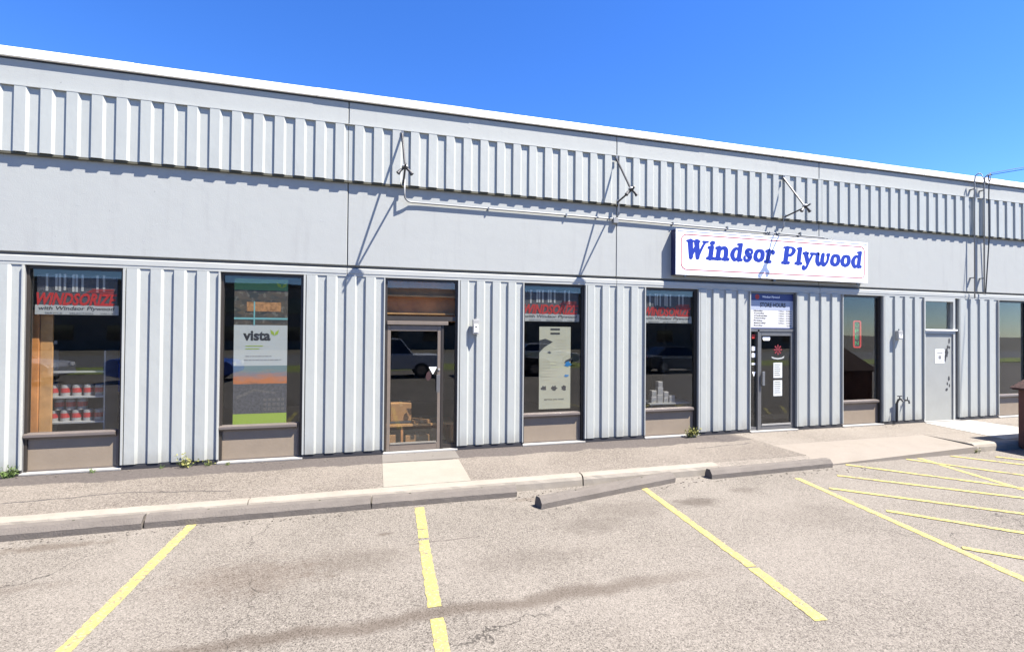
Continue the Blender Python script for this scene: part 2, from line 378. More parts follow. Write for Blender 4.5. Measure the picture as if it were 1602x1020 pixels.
# raised walkway, with the entrance ramp cut out of it
KY = -1.80
mb = MB(); mb.box(-14, 7.16, KY, 0.0, -.3, 0); struct(mb.build('walkway', M['walk']))
mb = MB(); mb.box(7.164, 12.50, -1.05, 0.0, -.3, 0.0); mb.box(11.05, 26, KY, -1.055, -.3, 0.0); mb.box(12.504, 26, -1.05, 0, -.3, 0)
struct(mb.build('entrance_walkway', M['pink']))
mb = MB()                                                     # sloped ramp pad
mb.add([(7.168,-1.055,0),(11.04,-1.055,0),(11.04,-1.99,-.035),(6.95,-2.0,LOT+.006),(7.168,-1.055,-.3),(11.04,-1.055,-.3),(11.04,-2.0,-.3),(6.95,-2.0,-.3)],
       [(0,1,2,3),(4,7,6,5),(0,4,5,1),(1,5,6,2),(2,6,7,3),(3,7,4,0)])
struct(mb.build('entrance_ramp', M['ramp']))
mb = MB(); mb.prism([(.10,-.60),(1.30,-.655),(1.285,-1.797),(.10,-1.797)], 'z', -.02, .006); struct(mb.build('door_slab', M['slab']))
mb = MB(); mb.prism([(12.52,-.10),(14.02,-.10),(14.15,-1.79),(12.2,-1.79)], 'z', -.02, .008); struct(mb.build('side_door_slab', M['slabw']))
mb = MB(); mb.box(.10, 1.33, -.56, -.03, -.02, .005); struct(mb.build('doorway_patch', concrete('grey doorway concrete', (.105,.095,.083))))
# kerb in cast lengths, with open joints
def kerb(x0, x1, dx=0):
    mb = MB(); n = max(2, int((x1-x0)/.12)); prof = []
    top, bot = [], []
    pts = [(-1.805,-.3),(-1.805,.004),(-1.90,.002),(-1.935,-.018),(-1.955,-.06),(-1.975,-.3)]
    k = len(pts)
    for i in range(n+1):
        x = x0+(x1-x0)*i/n
        for (y, z) in pts: mb.v.append((x, y+(random.uniform(-.004, .004) if z > -.2 and y < -1.81 else 0), z+(random.uniform(-.003, .002) if z > -.2 else 0)))
    for i in range(n):
        for j in range(k-1): mb.f.append((i*k+j, i*k+j+1, (i+1)*k+j+1, (i+1)*k+j))
    mb.f.append(tuple(range(k))); mb.f.append(tuple(n*k+j for j in range(k)))
    return struct(mb.build('kerb', M['kerb']))
kerb(-14, -5.2); kerb(-5.19, -1.5); kerb(-1.49, 2.905); kerb(2.925, 5.25); kerb(11.05, 12.9); kerb(12.91, 26)

mb = MB(); mb.prism([(-1.804,-.3),(-1.804,-.002),(-1.90,-.010),(-1.965,-.045),(-1.985,-.3)], 'x', 5.255, 7.13); struct(mb.build('walkway_edge', M['pink']))
# painted lines (each stroke 4 mm over the asphalt)
def stripe(ax, ay, bx, by, wd, name='stall_line', z=LOT+.004):
    d = Vector((bx-ax, by-ay)); L = d.length; d.normalize(); n_ = Vector((-d.y, d.x))
    k = max(3, int(L/.05)); mb = MB()
    for i in range(k+1):
        p = Vector((ax, ay))+d*(L*i/k)
        a = wd/2+random.uniform(-.007, .005); b = wd/2+random.uniform(-.007, .005)
        mb.v.append((p.x+n_.x*a, p.y+n_.y*a, z)); mb.v.append((p.x-n_.x*b, p.y-n_.y*b, z))
    for i in range(k): mb.f.append((2*i, 2*i+1, 2*i+3, 2*i+2))
    return struct(mb.build(name, M['yellow']))
stripe(-2.02, -2.14, -2.10, -5.6, .105)
stripe(.535, -2.24, .52, -2.92, .115); stripe(.515, -2.94, .51, -3.16, .11); stripe(.50, -3.22, .475, -4.50, .11); stripe(.47, -4.66, .455, -5.9, .11)
stripe(3.72, -2.28, 3.49, -4.60, .10); stripe(3.485, -4.63, 3.375, -5.46, .115)
stripe(6.30, -2.44, 5.55, -6.6, .10, 'aisle_line')
stripe(9.50, -1.86+-.16, 8.70, -5.2, .10, 'aisle_line')
Z2 = LOT+.008
for a in [(10.239,-2.05,11.2,-3.3),(9.181,-2.02,10.35,-3.72),(7.767,-2.03,9.60,-4.20),(7.043,-2.487,9.3,-4.60),(6.345,-2.95,8.75,-5.20),(6.255,-3.83,7.5,-5.2),(5.961,-4.83,6.7,-5.57),(11.0,-2.3,12.0,-3.5)]:
    stripe(*a, .085, 'hatch_line', Z2)

# ============================================================ THE BUILDING
B = thing('store_building', (5, 0, 0), 'long low grey painted concrete shop building with ribbed metal siding and dark windows', 'building')
OP = [(-7.34,-6.13),(-4.83,-3.636),(-2.362,-1.155),(.122,1.367),(2.583,3.804),(5.091,6.312),(7.587,8.811),(10.10,11.30),(12.61,13.775),(15.184,16.40),(17.69,18.90)]
XL, XR = -9.9, 21.4
# precast upper panels with real joints between them
js = [XL, -5.45, -.495, 4.463, 9.452, 14.47, 19.45, XR]
for i in range(len(js)-1):
    MB().box(js[i]+.007, js[i+1]-.007, 0, .16, 3.172, 5.90).build('wall_panel', M['wall'], B, bevel=.006, seg=1)
MB().box(XL, XR, .045, .15, 3.10, 3.185).build('joint_strip', M['plinth'], B)
MB().box(XL, XR, .163, .22, 3.0, 5.9).build('joint_backing', M['dark'], B)
# walls between the openings, ground to header
xs = [XL]+[q for o in OP for q in o]+[XR]
for i in range(0, len(xs), 2):
    MB().box(xs[i], xs[i+1], .0, .16, 0, 3.02).build('pier_wall', M['plinth'], B)
# header flashing strip: broken at the joints, droops a little
for i in range(len(js)-1):
    a, b = js[i]+.004, js[i+1]-.004
    MB().prism([(-.028,3.03),(-.028,3.112),(.0,3.122),(.14,3.122),(.14,2.985),(-.022,2.985),(-.022,3.03)], 'x', a, b).build('header_flashing', M['beam'], B, bevel=.003, seg=1)
# parapet cap in lengths with lapped seams
cs = [XL-.05, -7.6, -3.55, -1.0, 1.6, 4.7, 6.4, 8.4, 10.9, 12.6, 15.4, 18.2, XR+.05]
for i in range(len(cs)-1):
    e = .004*(i % 2)
    MB().prism([(-.045-e,5.925),(-.045-e,6.045+e),(-.03,6.055+e),(.32,6.055+e),(.32,5.9225),(-.012,5.9225),(-.03,5.925)], 'x', cs[i]+.002, cs[i+1]-.002).build('parapet_cap', M['cap'], B, bevel=.003, seg=1)
MB().box(XL, XR, -.010, .15, 5.9005, 5.922).build('cap_shadow_strip', M['dark'], B)  # dark strip drawn in as the shadow line under the cap
MB().box(XL, XR, .16, .3, 5.0, 5.9).box(XL, XR, .3, 12, 5.3, 5.45).build('roof', M['intwall'], B)
MB().box(XL, XL+.15, .22, 12, 0, 5.3).box(XR-.15, XR, .22, 12, 0, 5.3).box(XL, XR, 12, 12.15, 0, 5.45).build('outer_wall', M['wall'], B)
MB().box(XL+.15, XR-.15, 5.8, 5.9, 0, 3.2).build('interior_wall', M['intwall'], B)
MB().box(XL+.15, XR-.15, .22, 12, -.02, .012).build('interior_floor', M['intfloor'], B)
MB().box(XL+.15, XR-.15, .22, 5.8, 3.2, 3.28).build('interior_ceiling', M['intceil'], B)
for x in (-.5, 4.46, 9.45, 14.4):
    MB().box(x-.06, x+.06, .222, 5.8, .012, 3.2).build('partition', M['intwall'], B)

# ribbed siding: inner pan, left flank, rib, right flank
def ribbed(x0, x1, z0, z1, yi, dep, pitch, phase=0.0, jag=0):
    fl, ribw, fr_ = pitch*.045, pitch*.44, pitch*.10           # steep left flank, rib, easier right flank
    def yat(x):
        t = (x-phase) % pitch
        if t < fl: return yi-dep*t/fl
        if t < fl+ribw: return yi-dep
        if t < fl+ribw+fr_: return yi-dep*(1-(t-fl-ribw)/fr_)
        return yi
    X_ = {x0, x1}; k = math.floor((x0-phase)/pitch)-1
    while phase+k*pitch < x1+pitch:
        b = phase+k*pitch
        for q in (b, b+fl, b+fl+ribw, b+fl+ribw+fr_):
            if x0 < q < x1: X_.add(q)
        # faint stiffening line in the flats
        k += 1
    X_ = sorted(X_); mb = MB(); n = len(X_)
    for t in (0, .0015):
        for z in (z0, z1):
            for x in X_:
                xx = min(max(x, x0), x1)
                mb.v.append((x, yat(xx if xx < x1 else x1-1e-6)+t+(-random.uniform(0, jag) if z == z0 else 0), z))
    for i in range(n-1):
        mb.f.append((i, i+1, n+i+1, n+i)); mb.f.append((2*n+i, 3*n+i, 3*n+i+1, 2*n+i+1)); mb.f.append((i, 2*n+i, 2*n+i+1, i+1)); mb.f.append((n+i, n+i+1, 3*n+i+1, 3*n+i))
    mb.f.append((0, n, 3*n, 2*n)); mb.f.append((n-1, 3*n-1, 4*n-1, 2*n-1))
    return mb
for i in range(0, len(xs), 2):
    a, b = xs[i], xs[i+1]; wdt = b-a-.05; n_ = max(1, round(wdt/.305)); pitch = wdt/n_
    MB().box(a, b, -.03, -.001, .004, .06).build('base_shade_strip', M['dgrey'], B)  # dark strip stands in for the shade below the siding
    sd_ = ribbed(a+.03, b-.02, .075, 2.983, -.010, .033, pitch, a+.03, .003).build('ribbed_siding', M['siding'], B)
    MB().box(a+.0, a+.028, -.046, .0, .075, 2.98).build('edge_trim', M['beam'], sd_); MB().box(b-.018, b, -.047, .0, .075, 2.98).build('edge_trim', M['beam'], sd_)
# upper band in lengths
bj = [XL, -5.45, -.495, 4.463, 9.452, 14.47, 19.45, XR]
for i in range(len(bj)-1):
    bd = ribbed(bj[i]+.004, bj[i+1]-.004, 4.575, 5.50, -.042, .031, .3045, -.405, .004).build('ribbed_band', M['siding'], B)
    MB().box(bj[i]+.004, bj[i+1]-.004, -.076, -.002, 5.502, 5.516).build('band_top_trim', M['beam'], bd)
    MB().box(bj[i]+.004, bj[i+1]-.004, -.048, -.002, 4.540, 4.569).build('nailer', M['nailer'], bd)

# windows
def window(x0, x1, sill=True):
    f = MB(); zb = .58 if sill else .0
    f.box(x0, x0+.035, .03, .10, .03, 2.985).box(x1-.05, x1, .03, .10, .03, 2.985).box(x0+.035, x1-.05, .03, .10, 2.94, 2.985)
    o = f.build('window', M['bronze'], B)
    MB().box(x0+.035, x1-.05, .060, .066, .58, 2.94).build('glass', M['glass'], o)
    MB().prism([(.10,.50),(.10,.585),(.045,.585),(-.008,.565),(-.012,.53),(.02,.50)], 'x', x0+.006, x1-.085).build('sill', M['sillm'], o)
    MB().box(x0+.036, x1-.09, .055, .09, .05, .499).build('lower_panel', M['brown'], o)
    MB().box(x0+.012, x0+.034, .035, .09, .03, .499).box(x1-.09+.001, x1-.06, .05, .09, .03, .58).box(x0+.034, x1-.09, .045, .09, .032, .049).build('panel_trim', M['sillm'], o)
    mb = MB(); mb.box(x0-.01, x1+.01, -.055, .16, .001, .03); mb.build('threshold', M['sillw'], o, bevel=.006)
    return o
for i in (0, 1, 2, 4, 5, 7, 9, 10): window(*OP[i])

# --- glass door with sidelight on its right (third opening from left)
x0, x1 = OP[3]
df = MB().box(x0, x0+.04, .02, .11, .03, 2.985).box(x1-.035, x1, .02, .11, .03, 2.985).box(x0+.04, x1-.035, .02, .11, 2.945, 2.985).box(1.085, 1.125, .01, .11, .03, 2.20).box(x0+.04, x1-.035, .02, .11, 2.26, 2.34)
d1 = df.build('door_frame', M['bronze'], B)
MB().box(x0+.04, 1.20, -.015, .10, 2.19, 2.255).build('transom_bar', M['alum'], d1, bevel=.005)
MB().box(x0+.04, x1-.035, .06, .066, 2.34, 2.945).box(1.125, x1-.035, .06, .066, .1, 2.19).build('sidelight_glass', M['glass'], d1)
MB().box(1.125, x1-.035, .03, .10, .03, .1).build('sidelight_base', M['bronze'], d1)
MB().box(x0-.01, x1+.01, -.06, .16, .001, .028).build('threshold', M['sillw'], d1, bevel=.006)
lf = MB().box(.166, .222, .02, .065, .035, 2.18).box(1.02, 1.083, .02, .065, .035, 2.18).box(.222, 1.02, .02, .065, 2.085, 2.18).box(.222, 1.02, .02, .065, .035, .145)
d = lf.build('door', M['alum'], B, bevel=.004, seg=1, label='brown metal framed glass door with a white triangle sticker')
MB().box(.222, 1.02, .040, .046, .145, 2.085).build('glass', M['glass'], d)
MB().box(.23, 1.01, .012, .02, .148, .178).build('bottom_strip', M['slab'], d)
h = MB().box(1.0, 1.062, -.035, -.02, 1.02, 1.33).box(1.02, 1.04, -.02, .02, 1.05, 1.08).box(1.02, 1.04, -.02, .02, 1.27, 1.30)
h.build('handle', M['alumg'], d, bevel=.004)
MB().tube([(1.05,.022,1.42),(1.05,.008,1.42)], .018, 12).build('lock', M['offw'], d)
MB().prism([(.875,1.46),(1.015,1.46),(.945,1.33)], 'y', .034, .038).build('sticker', M['white'], d)
tm = MB(); tm.prism([(.84,1.36),(.88,1.39),(.92,1.30),(.90,1.24),(.85,1.22),(.82,1.28)], 'y', .036, .0385); tm.build('decal', mat('dark red print', (.035,.012,.012), .6), d)

# --- entrance door (seventh opening): sidelight on the left
x0, x1 = OP[6]
df = MB().box(x0, x0+.035, .02, .11, .03, 2.985).box(x1-.03, x1, .02, .11, .03, 2.985).box(x0+.035, x1-.03, .02, .11, 2.95, 2.985).box(7.82, 7.86, .01, .11, .03, 2.17).box(x0+.035, x1-.03, .01, .11, 2.13, 2.19)
d2 = df.build('door_frame', M['alumg'], B)
MB().box(x0+.035, 7.82, .06, .066, .1, 2.13).box(x0+.035, x1-.03, .07, .075, 2.19, 2.95).build('sidelight_glass', M['glass'], d2)
MB().box(x0+.035, 7.82, .03, .10, .03, .1).build('sidelight_base', M['alumg'], d2)
MB().box(x0-.01, x1+.01, -.07, .16, .001, .028).build('threshold', M['sillw'], d2, bevel=.006)
lf = MB().box(7.865, 7.92, .02, .065, .035, 2.125).box(8.70, 8.776, .02, .065, .035, 2.125).box(7.92, 8.70, .02, .065, 2.04, 2.125).box(7.92, 8.70, .02, .065, .035, .12)
d = lf.build('door', M['alumg'], B, bevel=.004, seg=1, label='grey metal framed glass entrance door with notices taped inside')
MB().box(7.92, 8.70, .042, .048, .12, 2.04).build('glass', M['glass'], d)
MB().box(7.93, 8.69, .010, .02, .125, .16).build('bottom_strip', M['sillw'], d)
MB().box(7.90, 7.965, -.035, -.02, .98, 1.28).box(7.92, 7.94, -.02, .02, 1.0, 1.03).box(7.92, 7.94, -.02, .02, 1.23, 1.26).build('handle', M['galv'], d, bevel=.004)
MB().prism([(7.97,2.02),(8.16,2.02),(8.16,1.97),(8.14,1.94),(7.99,1.94),(7.97,1.97)], 'y', .036, .040).build('sticker', M['white'], d)
def disc(mb, cx, cz, r, y0, y1, n=20, sx=1): return mb.prism([(cx+r*sx*math.cos(2*math.pi*i/n), cz+r*math.sin(2*math.pi*i/n)) for i in range(n)], 'y', y0, y1)
em = MB()
for k in range(8):                                            # red rosette emblem on the door glass
    a = math.pi/4*k; em.prism([(8.37+.05*math.cos(a-.25), 1.74+.05*math.sin(a-.25)), (8.37+.11*math.cos(a-.16), 1.74+.11*math.sin(a-.16)), (8.37+.11*math.cos(a+.16), 1.74+.11*math.sin(a+.16)), (8.37+.05*math.cos(a+.25), 1.74+.05*math.sin(a+.25))], 'y', .037, .0405)
text_into(em, 'W', 8.31, 8.43, 1.69, 1.79, .0375, .001, bold=.03)
em.build('emblem', mat('dark red emblem', (.16,.012,.02), .6), d)
arc = MB(); arc.prism([(8.20,1.60),(8.26,1.575),(8.37,1.56),(8.48,1.575),(8.54,1.60),(8.53,1.565),(8.48,1.545),(8.37,1.53),(8.26,1.545),(8.21,1.565)], 'y', .037, .040); arc.build('sticker', M['posterw'], d)
for (za, zb) in ((1.13,1.46),(.74,1.08)):
    n_ = MB().box(8.27, 8.50, .053, .056, za, zb).build('notice', M['white'], d)
    l_ = MB()
    for k in range(6): l_.box(8.295, 8.475-random.uniform(0, .05), .0515, .0528, zb-.05-.045*k, zb-.035-.045*k)
    l_.build('lettering', M['ink'], n_)
for k, (z, c_) in enumerate([(1.98,'red'),(1.72,'white'),(1.58,'white'),(1.42,'white')]):
    MB().box(7.70, 7.79, .052, .056, z, z+(.09 if k < 3 else .04)).build('sticker', M[c_], d2)
MB().prism([(7.71,1.27),(7.80,1.27),(7.755,1.17)], 'y', .052, .056).build('sticker', M['white'], d2)

# --- plain steel side door (ninth opening)
x0, x1 = OP[8]
M['sdoor'] = mat('pale grey door paint', (0.234,0.24,0.224), .5, noise=.05, nscale=3, bump=.05)
df = MB().box(x0, x0+.06, -.02, .11, .02, 2.985).box(13.60, 13.66, -.02, .11, .02, 2.985).box(x0+.06, 13.60, -.02, .11, 2.90, 2.985).box(x0+.06, 13.60, -.02, .11, 2.115, 2.20).box(13.66, x1, .03, .11, .02, 2.985)
d3 = df.build('door_frame', M['beam'], B)
MB().box(x0+.03, 13.70, -.05, .0, 2.19, 2.225).build('drip_cap', M['cap'], d3)
MB().box(x0+.06, 13.60, .05, .056, 2.226, 2.90).build('glass', M['glass'], d3)
d = MB().box(x0+.063, 13.598, .005, .05, .02, 2.11).build('door', M['sdoor'], B, bevel=.004, seg=1, label='pale grey steel door with chipped black scuffs and a paper notice')
def ragged(mb, cx, cz, rx, rz, y0, y1, n=14):
    return mb.prism([(cx+rx*random.uniform(.5, 1.1)*math.cos(2*math.pi*i/n), cz+rz*random.uniform(.5, 1.1)*math.sin(2*math.pi*i/n)) for i in range(n)], 'y', y0, y1)
sc = MB()
for q in [(13.49,1.95,.04,.07),(13.44,1.80,.04,.05),(13.41,1.66,.06,.15),(13.36,1.52,.03,.09),(13.50,1.78,.03,.04),(13.48,1.02,.035,.07),(13.43,.90,.03,.05),(13.50,.85,.02,.05),(13.40,.76,.05,.04)]: ragged(sc, *q, .0025, .0045)
sc.build('scuff', M['blk'], d)
nt_ = MB().box(13.02, 13.32, .001, .004, 1.40, 1.74).build('notice', M['white'], d)
MB().box(13.07, 13.27, -.001, .0005, 1.63, 1.66).box(13.12, 13.22, -.001, .0005, 1.50, 1.59).box(13.08, 13.26, -.001, .0005, 1.44, 1.46).build('lettering', M['ink'], nt_)
MB().box(x0-.01, x1+.01, -.06, .16, .001, .02).build('threshold', M['sillw'], d3)

# interior wooden feature wall seen behind the first opening and transom
# ============================================================ THE SIGN
SG = thing('store_sign', (8.17, -.15, 3.25), 'white sign box with blue slanted serif letters and a thin red border above the entrance', 'sign')
MB().box(5.68, 10.665, -.149, -.004, 3.245, 4.155).build('cabinet', M['navyside'], SG, bevel=.004, seg=1)
fr = MB().box(5.68, 10.665, -.165, -.1495, 3.245, 3.275).box(5.68, 10.665, -.165, -.1495, 4.12, 4.155).box(5.68, 5.715, -.165, -.1495, 3.276, 4.119).box(10.63, 10.665, -.165, -.1495, 3.276, 4.119)
fr.build('retainer_frame', M['cap'], SG, bevel=.003, seg=1)
MB().box(5.7155, 10.6295, -.157, -.151, 3.2765, 4.1185).build('face', M['signface'], SG)
def rr(x0, x1, z0, z1, r, n=8):
    P_ = []
    for cx, cz, a0 in ((x1-r, z1-r, 0), (x0+r, z1-r, 90), (x0+r, z0+r, 180), (x1-r, z0+r, 270)):
        for k in range(n+1):
            a = rad(a0+90*k/n); P_.append((cx+r*math.cos(a), cz+r*math.sin(a)))
    return P_
def ring(outer, inner, y0, y1):
    mb = MB(); n = len(outer)
    mb.v = [(p[0], y, p[1]) for y in (y0, y1) for q in (outer, inner) for p in q]
    for i in range(n):
        j = (i+1) % n
        mb.f += [(i, j, n+j, n+i), (2*n+i, 3*n+i, 3*n+j, 2*n+j), (i, 2*n+i, 2*n+j, j), (n+i, n+j, 3*n+j, 3*n+i)]
    return mb
ring(rr(5.80, 10.59, 3.345, 4.065, .13), rr(5.820, 10.570, 3.363, 4.047, .114), -.1595, -.1573).build('border', M['signred'], SG)
def cr(pts, k=8):
    if len(pts) < 3: return pts
    out = []
    for i in range(len(pts)-1):
        p0 = pts[max(i-1, 0)]; p1 = pts[i]; p2 = pts[i+1]; p3 = pts[min(i+2, len(pts)-1)]
        for j in range(k):
            t = j/k
            out.append(tuple(.5*((2*p1[c])+(-p0[c]+p2[c])*t+(2*p0[c]-5*p1[c]+4*p2[c]-p3[c])*t*t+(-p0[c]+3*p1[c]-3*p2[c]+p3[c])*t**3) for c in range(3)))
    out.append(pts[-1]); return out
def L(*p): return ('l', p)
def Cv(*p): return ('c', p)
GL = {
 'W': (1.95, [L((.30,1.40,.34),(.58,.10,.26)), L((.58,.12,.16),(.98,1.10,.13)), L((.88,1.40,.34),(1.18,.10,.26)), L((1.18,.12,.15),(1.70,1.40,.13)), L((.02,1.40,.13),(.56,1.40,.13)), L((.68,1.40,.13),(1.14,1.40,.13)), L((1.48,1.40,.13),(1.90,1.40,.13))]),
 'i': (.66, [L((.33,.90,.30),(.33,.12,.30)), L((.05,.86,.13),(.35,.95,.14)), L((.03,.07,.14),(.63,.07,.14)), L((.32,1.33,.34),(.34,1.335,.34))]),
 'n': (1.34, [L((.30,.90,.28),(.30,.12,.28)), L((.04,.86,.13),(.32,.95,.14)), L((.03,.07,.14),(.56,.07,.14)), Cv((.34,.60,.10),(.55,.85,.16),(.82,.90,.22),(1.0,.62,.29),(1.0,.12,.28)), L((.76,.07,.14),(1.30,.07,.14))]),
 'd': (1.22, [Cv((.80,.82,.10),(.48,.92,.16),(.21,.50,.29),(.45,.08,.18),(.80,.20,.12)), L((.88,1.36,.28),(.88,.12,.28)), L((.60,1.36,.13),(.92,1.43,.14)), L((.86,.07,.14),(1.16,.08,.13))]),
 's': (.92, [Cv((.78,.66,.15),(.72,.86,.12),(.42,.90,.17),(.24,.72,.23),(.44,.52,.27),(.68,.32,.25),(.48,.08,.18),(.20,.10,.13),(.12,.32,.15))]),
 'o': (1.08, [Cv((.54,.90,.13),(.24,.72,.24),(.21,.30,.27),(.54,.08,.13)), Cv((.54,.90,.13),(.83,.72,.26),(.85,.30,.27),(.54,.08,.13))]),
 'r': (.92, [L((.30,.90,.29),(.30,.12,.29)), L((.04,.86,.13),(.32,.95,.14)), L((.03,.07,.14),(.60,.07,.14)), Cv((.34,.58,.10),(.48,.82,.13),(.66,.88,.17),(.76,.78,.24))]),
 'P': (1.30, [L((.36,1.36,.32),(.36,.12,.32)), L((.04,1.37,.13),(.40,1.40,.14)), L((.04,.07,.14),(.72,.07,.14)), Cv((.40,1.40,.13),(.85,1.38,.16),(1.08,1.06,.29),(.85,.70,.16),(.42,.66,.12))]),
 'l': (.66, [L((.33,1.36,.30),(.33,.12,.30)), L((.05,1.34,.13),(.35,1.43,.14)), L((.03,.07,.14),(.63,.07,.14))]),
 'y': (1.20, [L((.26,.88,.30),(.58,.16,.24)), Cv((1.0,.90,.13),(.66,.20,.14),(.46,-.22,.16),(.22,-.30,.20),(.17,-.20,.24)), L((.02,.90,.13),(.50,.90,.13)), L((.78,.90,.13),(1.20,.90,.13))]),
 'w': (1.60, [Cv((.26,.90,.28),(.28,.35,.28),(.50,.08,.20),(.76,.30,.14)), Cv((.82,.88,.26),(.80,.35,.27),(1.04,.08,.20),(1.34,.34,.15),(1.40,.84,.20)), L((.02,.90,.13),(.34,.91,.13)), L((1.26,.90,.14),(1.48,.92,.16))]),
}
cnt = [0]
def stroke(mb, pts, y, fx):
    n = len(pts); A_, B_ = [], []
    for i, (x, z, wd) in enumerate(pts):
        wd = wd*1.28+.065; a = pts[max(i-1, 0)]; b = pts[min(i+1, n-1)]; dx, dz = b[0]-a[0], b[1]-a[1]; l_ = math.hypot(dx, dz) or 1
        A_.append((x-dz/l_*wd/2, z+dx/l_*wd/2)); B_.append((x+dz/l_*wd/2, z-dx/l_*wd/2))
    def cap(p, q, r_):                                        # rounded end
        ang = math.atan2(p[1]-q[1], p[0]-q[0]); out = []
        for k in range(1, 5):
            t = ang-math.pi/2+math.pi*(-.5+k/5)
            out.append((p[0]+r_*math.cos(t+0)*.55+0, p[1]+r_*math.sin(t)*.55))
        return out
    P_ = [fx(p) for p in A_]+[fx(p) for p in B_[::-1]]
    cnt[0] += 1
    yy = y-.0004*((cnt[0] % 7)+1)
    # two strips of quads per stroke, with side walls
    for i in range(n-1):
        q = [fx(A_[i]), fx(A_[i+1]), fx(B_[i+1]), fx(B_[i])]
        mb.add([(p[0], yy, p[1]) for p in q]+[(p[0], y+.0016, p[1]) for p in q], [(0,1,2,3),(0,4,5,1),(2,6,7,3)])
    for (p, wd) in ((pts[0], pts[0][2]), (pts[-1], pts[-1][2])):
        r_ = (wd*1.28+.05)/2; cnt[0] += 1
        yy2 = y-.0004*((cnt[0] % 7)+1)-.00017
        q = [fx((p[0]+r_*math.cos(2*math.pi*k/14), p[1]+r_*math.sin(2*math.pi*k/14))) for k in range(14)]
        if wd < .2 or True:
            mb.add([(a[0], yy2, a[1]) for a in q], [tuple(range(14))])
def word(mb, s, xa, xb, zbase, zcap, y):
    tot = sum(GL[c][0] for c in s)+.06*(len(s)-1); k = (zcap-zbase)/1.47
    shear = .16; kx = (xb-xa)/(tot+shear*1.4); x = 0
    for c in s:
        wd, st_ = GL[c]
        fx = lambda p, x=x: (xa+(x+p[0]+shear*p[1])*kx, zbase+(p[1]*1.13 if p[1] < .95 else 1.0735+(p[1]-.95)*.77)*k)
        for kind, pts in st_:
            pts = list(pts)
            if kind == 'l': pts = [tuple(pts[0][i]+(pts[1][i]-pts[0][i])*t/3 for i in range(3)) for t in range(4)]
            else: pts = cr(pts)
            stroke(mb, pts, y, fx)
        x += wd+.06
lt = MB(); word(lt, 'Windsor', 5.88, 8.12, 3.585, 3.945, -.1585); word(lt, 'Plywood', 8.27, 10.54, 3.585, 3.945, -.1585)
lt.build('lettering', M['signblue'], SG)
MB().box(5.9, 5.94, -.13, -.1, 3.21, 3.244).box(8.1, 8.16, -.12, -.06, 3.20, 3.244).box(10.4, 10.44, -.13, -.1, 3.21, 3.244).build('mounting_clip', M['galv'], SG)

# ============================================================ LAMP BRACKETS
def bracket(x, label, lat=0.0):
    r_ = thing('lamp_bracket', (x, -.09, 4.68), label, 'lamp bracket', 'lamp brackets on the ribbed band')
    hx, hy, hz = x+lat, -.60, 4.69
    MB().tube([(x-.03,-.082,5.44),(hx,hy+.02,hz+.03)], .018, 8).build('strut', M['black'], r_)
    MB().tube([(x,-.085,4.60),(hx,hy,hz-.01),(hx,hy-.13,hz+.03)], .017, 8).build('arm', M['black'], r_)
    MB().box(x-.045, x+.0, -.092, -.080, 5.38, 5.49).build('mounting_plate', M['galv'], r_); MB().box(x-.025, x+.035, -.093, -.081, 4.56, 4.65).build('mounting_plate', M['galv'], r_)
    n = 12; dm = MB()
    for k in range(5):
        a = k/4*math.pi/2
        for i in range(n): q = 2*math.pi*i/n; dm.v.append((hx+.055*math.cos(a)*math.cos(q), hy+.055*math.cos(a)*math.sin(q), hz+.01+.05*math.sin(a)))
    for k in range(4):
        for i in range(n): dm.f.append((k*n+i, k*n+(i+1) % n, (k+1)*n+(i+1) % n, (k+1)*n+i))
    dm.f.append(tuple(range(n)))
    dm.build('junction_box', M['offw'], r_, smooth=True)
    for s_ in (-1, 1):
        MB().tube([(hx+s_*.025,hy,hz-.005),(hx+s_*.07,hy-.01,hz-.045),(hx+s_*.11,hy-.02,hz-.10)], [.018,.022,.034], 12).build('lamp_holder', M['black'], r_)
    return r_
bracket(.40, 'black two-rod lamp bracket left of the others, with a pale pipe rising beside it')
bracket(4.44, 'black two-rod lamp bracket at the wall joint between the other two brackets')
b3 = bracket(8.42, 'black two-rod lamp bracket directly above the white sign')
# conduit feeding them
cp = thing('wall_conduit', (.45, -.03, 4.28), 'thin grey conduit running under the ribbed band from the left lamp bracket to the sign', 'conduit')
def arcpts(c, r, a0, a1, n=6): return [(c[0]+r*math.cos(rad(a0+(a1-a0)*k/n)), c[1]+r*math.sin(rad(a0+(a1-a0)*k/n))) for k in range(n+1)]
pth = [(.42,-.115,4.66),(.42,-.115,4.42)]+[(x, -.115+.08*k/6, z) for k, (x, z) in enumerate(arcpts((.52,4.40), .10, 180, 270))]+[(.7,-.03,4.298),(4.4,-.03,4.283),(8.2,-.03,4.245),(9.5,-.03,4.235)]
pth += [(9.56,-.03,4.225),(9.60,-.03,4.19),(9.60,-.0,4.17)]
MB().tube(pth, .0155, 10).build('pipe', M['pipew'], cp, smooth=True)
for x, z in ((4.42,4.25),(8.1,4.21)):
    MB().box(x-.05, x+.05, -.07, -.001, z-.05, z+.055).build('junction_box', M['pipew'], cp, bevel=.006)
for x in (1.9,3.4,5.7,7.0,8.9):
    MB().box(x-.012, x+.012, -.05, -.001, 4.24+.004*(8-x), 4.31).build('clamp', M['galv'], cp)
for x in (4.455, 8.38):
    MB().tube([(x,-.10,4.60),(x,-.10,4.40),(x,-.04,4.29)], .010, 8).build('drop_pipe', M['pipew'], cp)
cp2 = thing('sign_feed_pipe', (8.3, -.05, 4.2), 'short dark pipe with valves lying just over the top edge of the white sign', 'pipe')
MB().tube([(7.9,-.06,4.205),(8.9,-.06,4.195),(9.62,-.06,4.19)], .014, 8).build('pipe', M['galv'], cp2)
for x in (7.95, 8.25, 8.8): MB().box(x-.02, x+.02, -.08, -.03, 4.158, 4.23).build('bracket', M['black'], cp2)
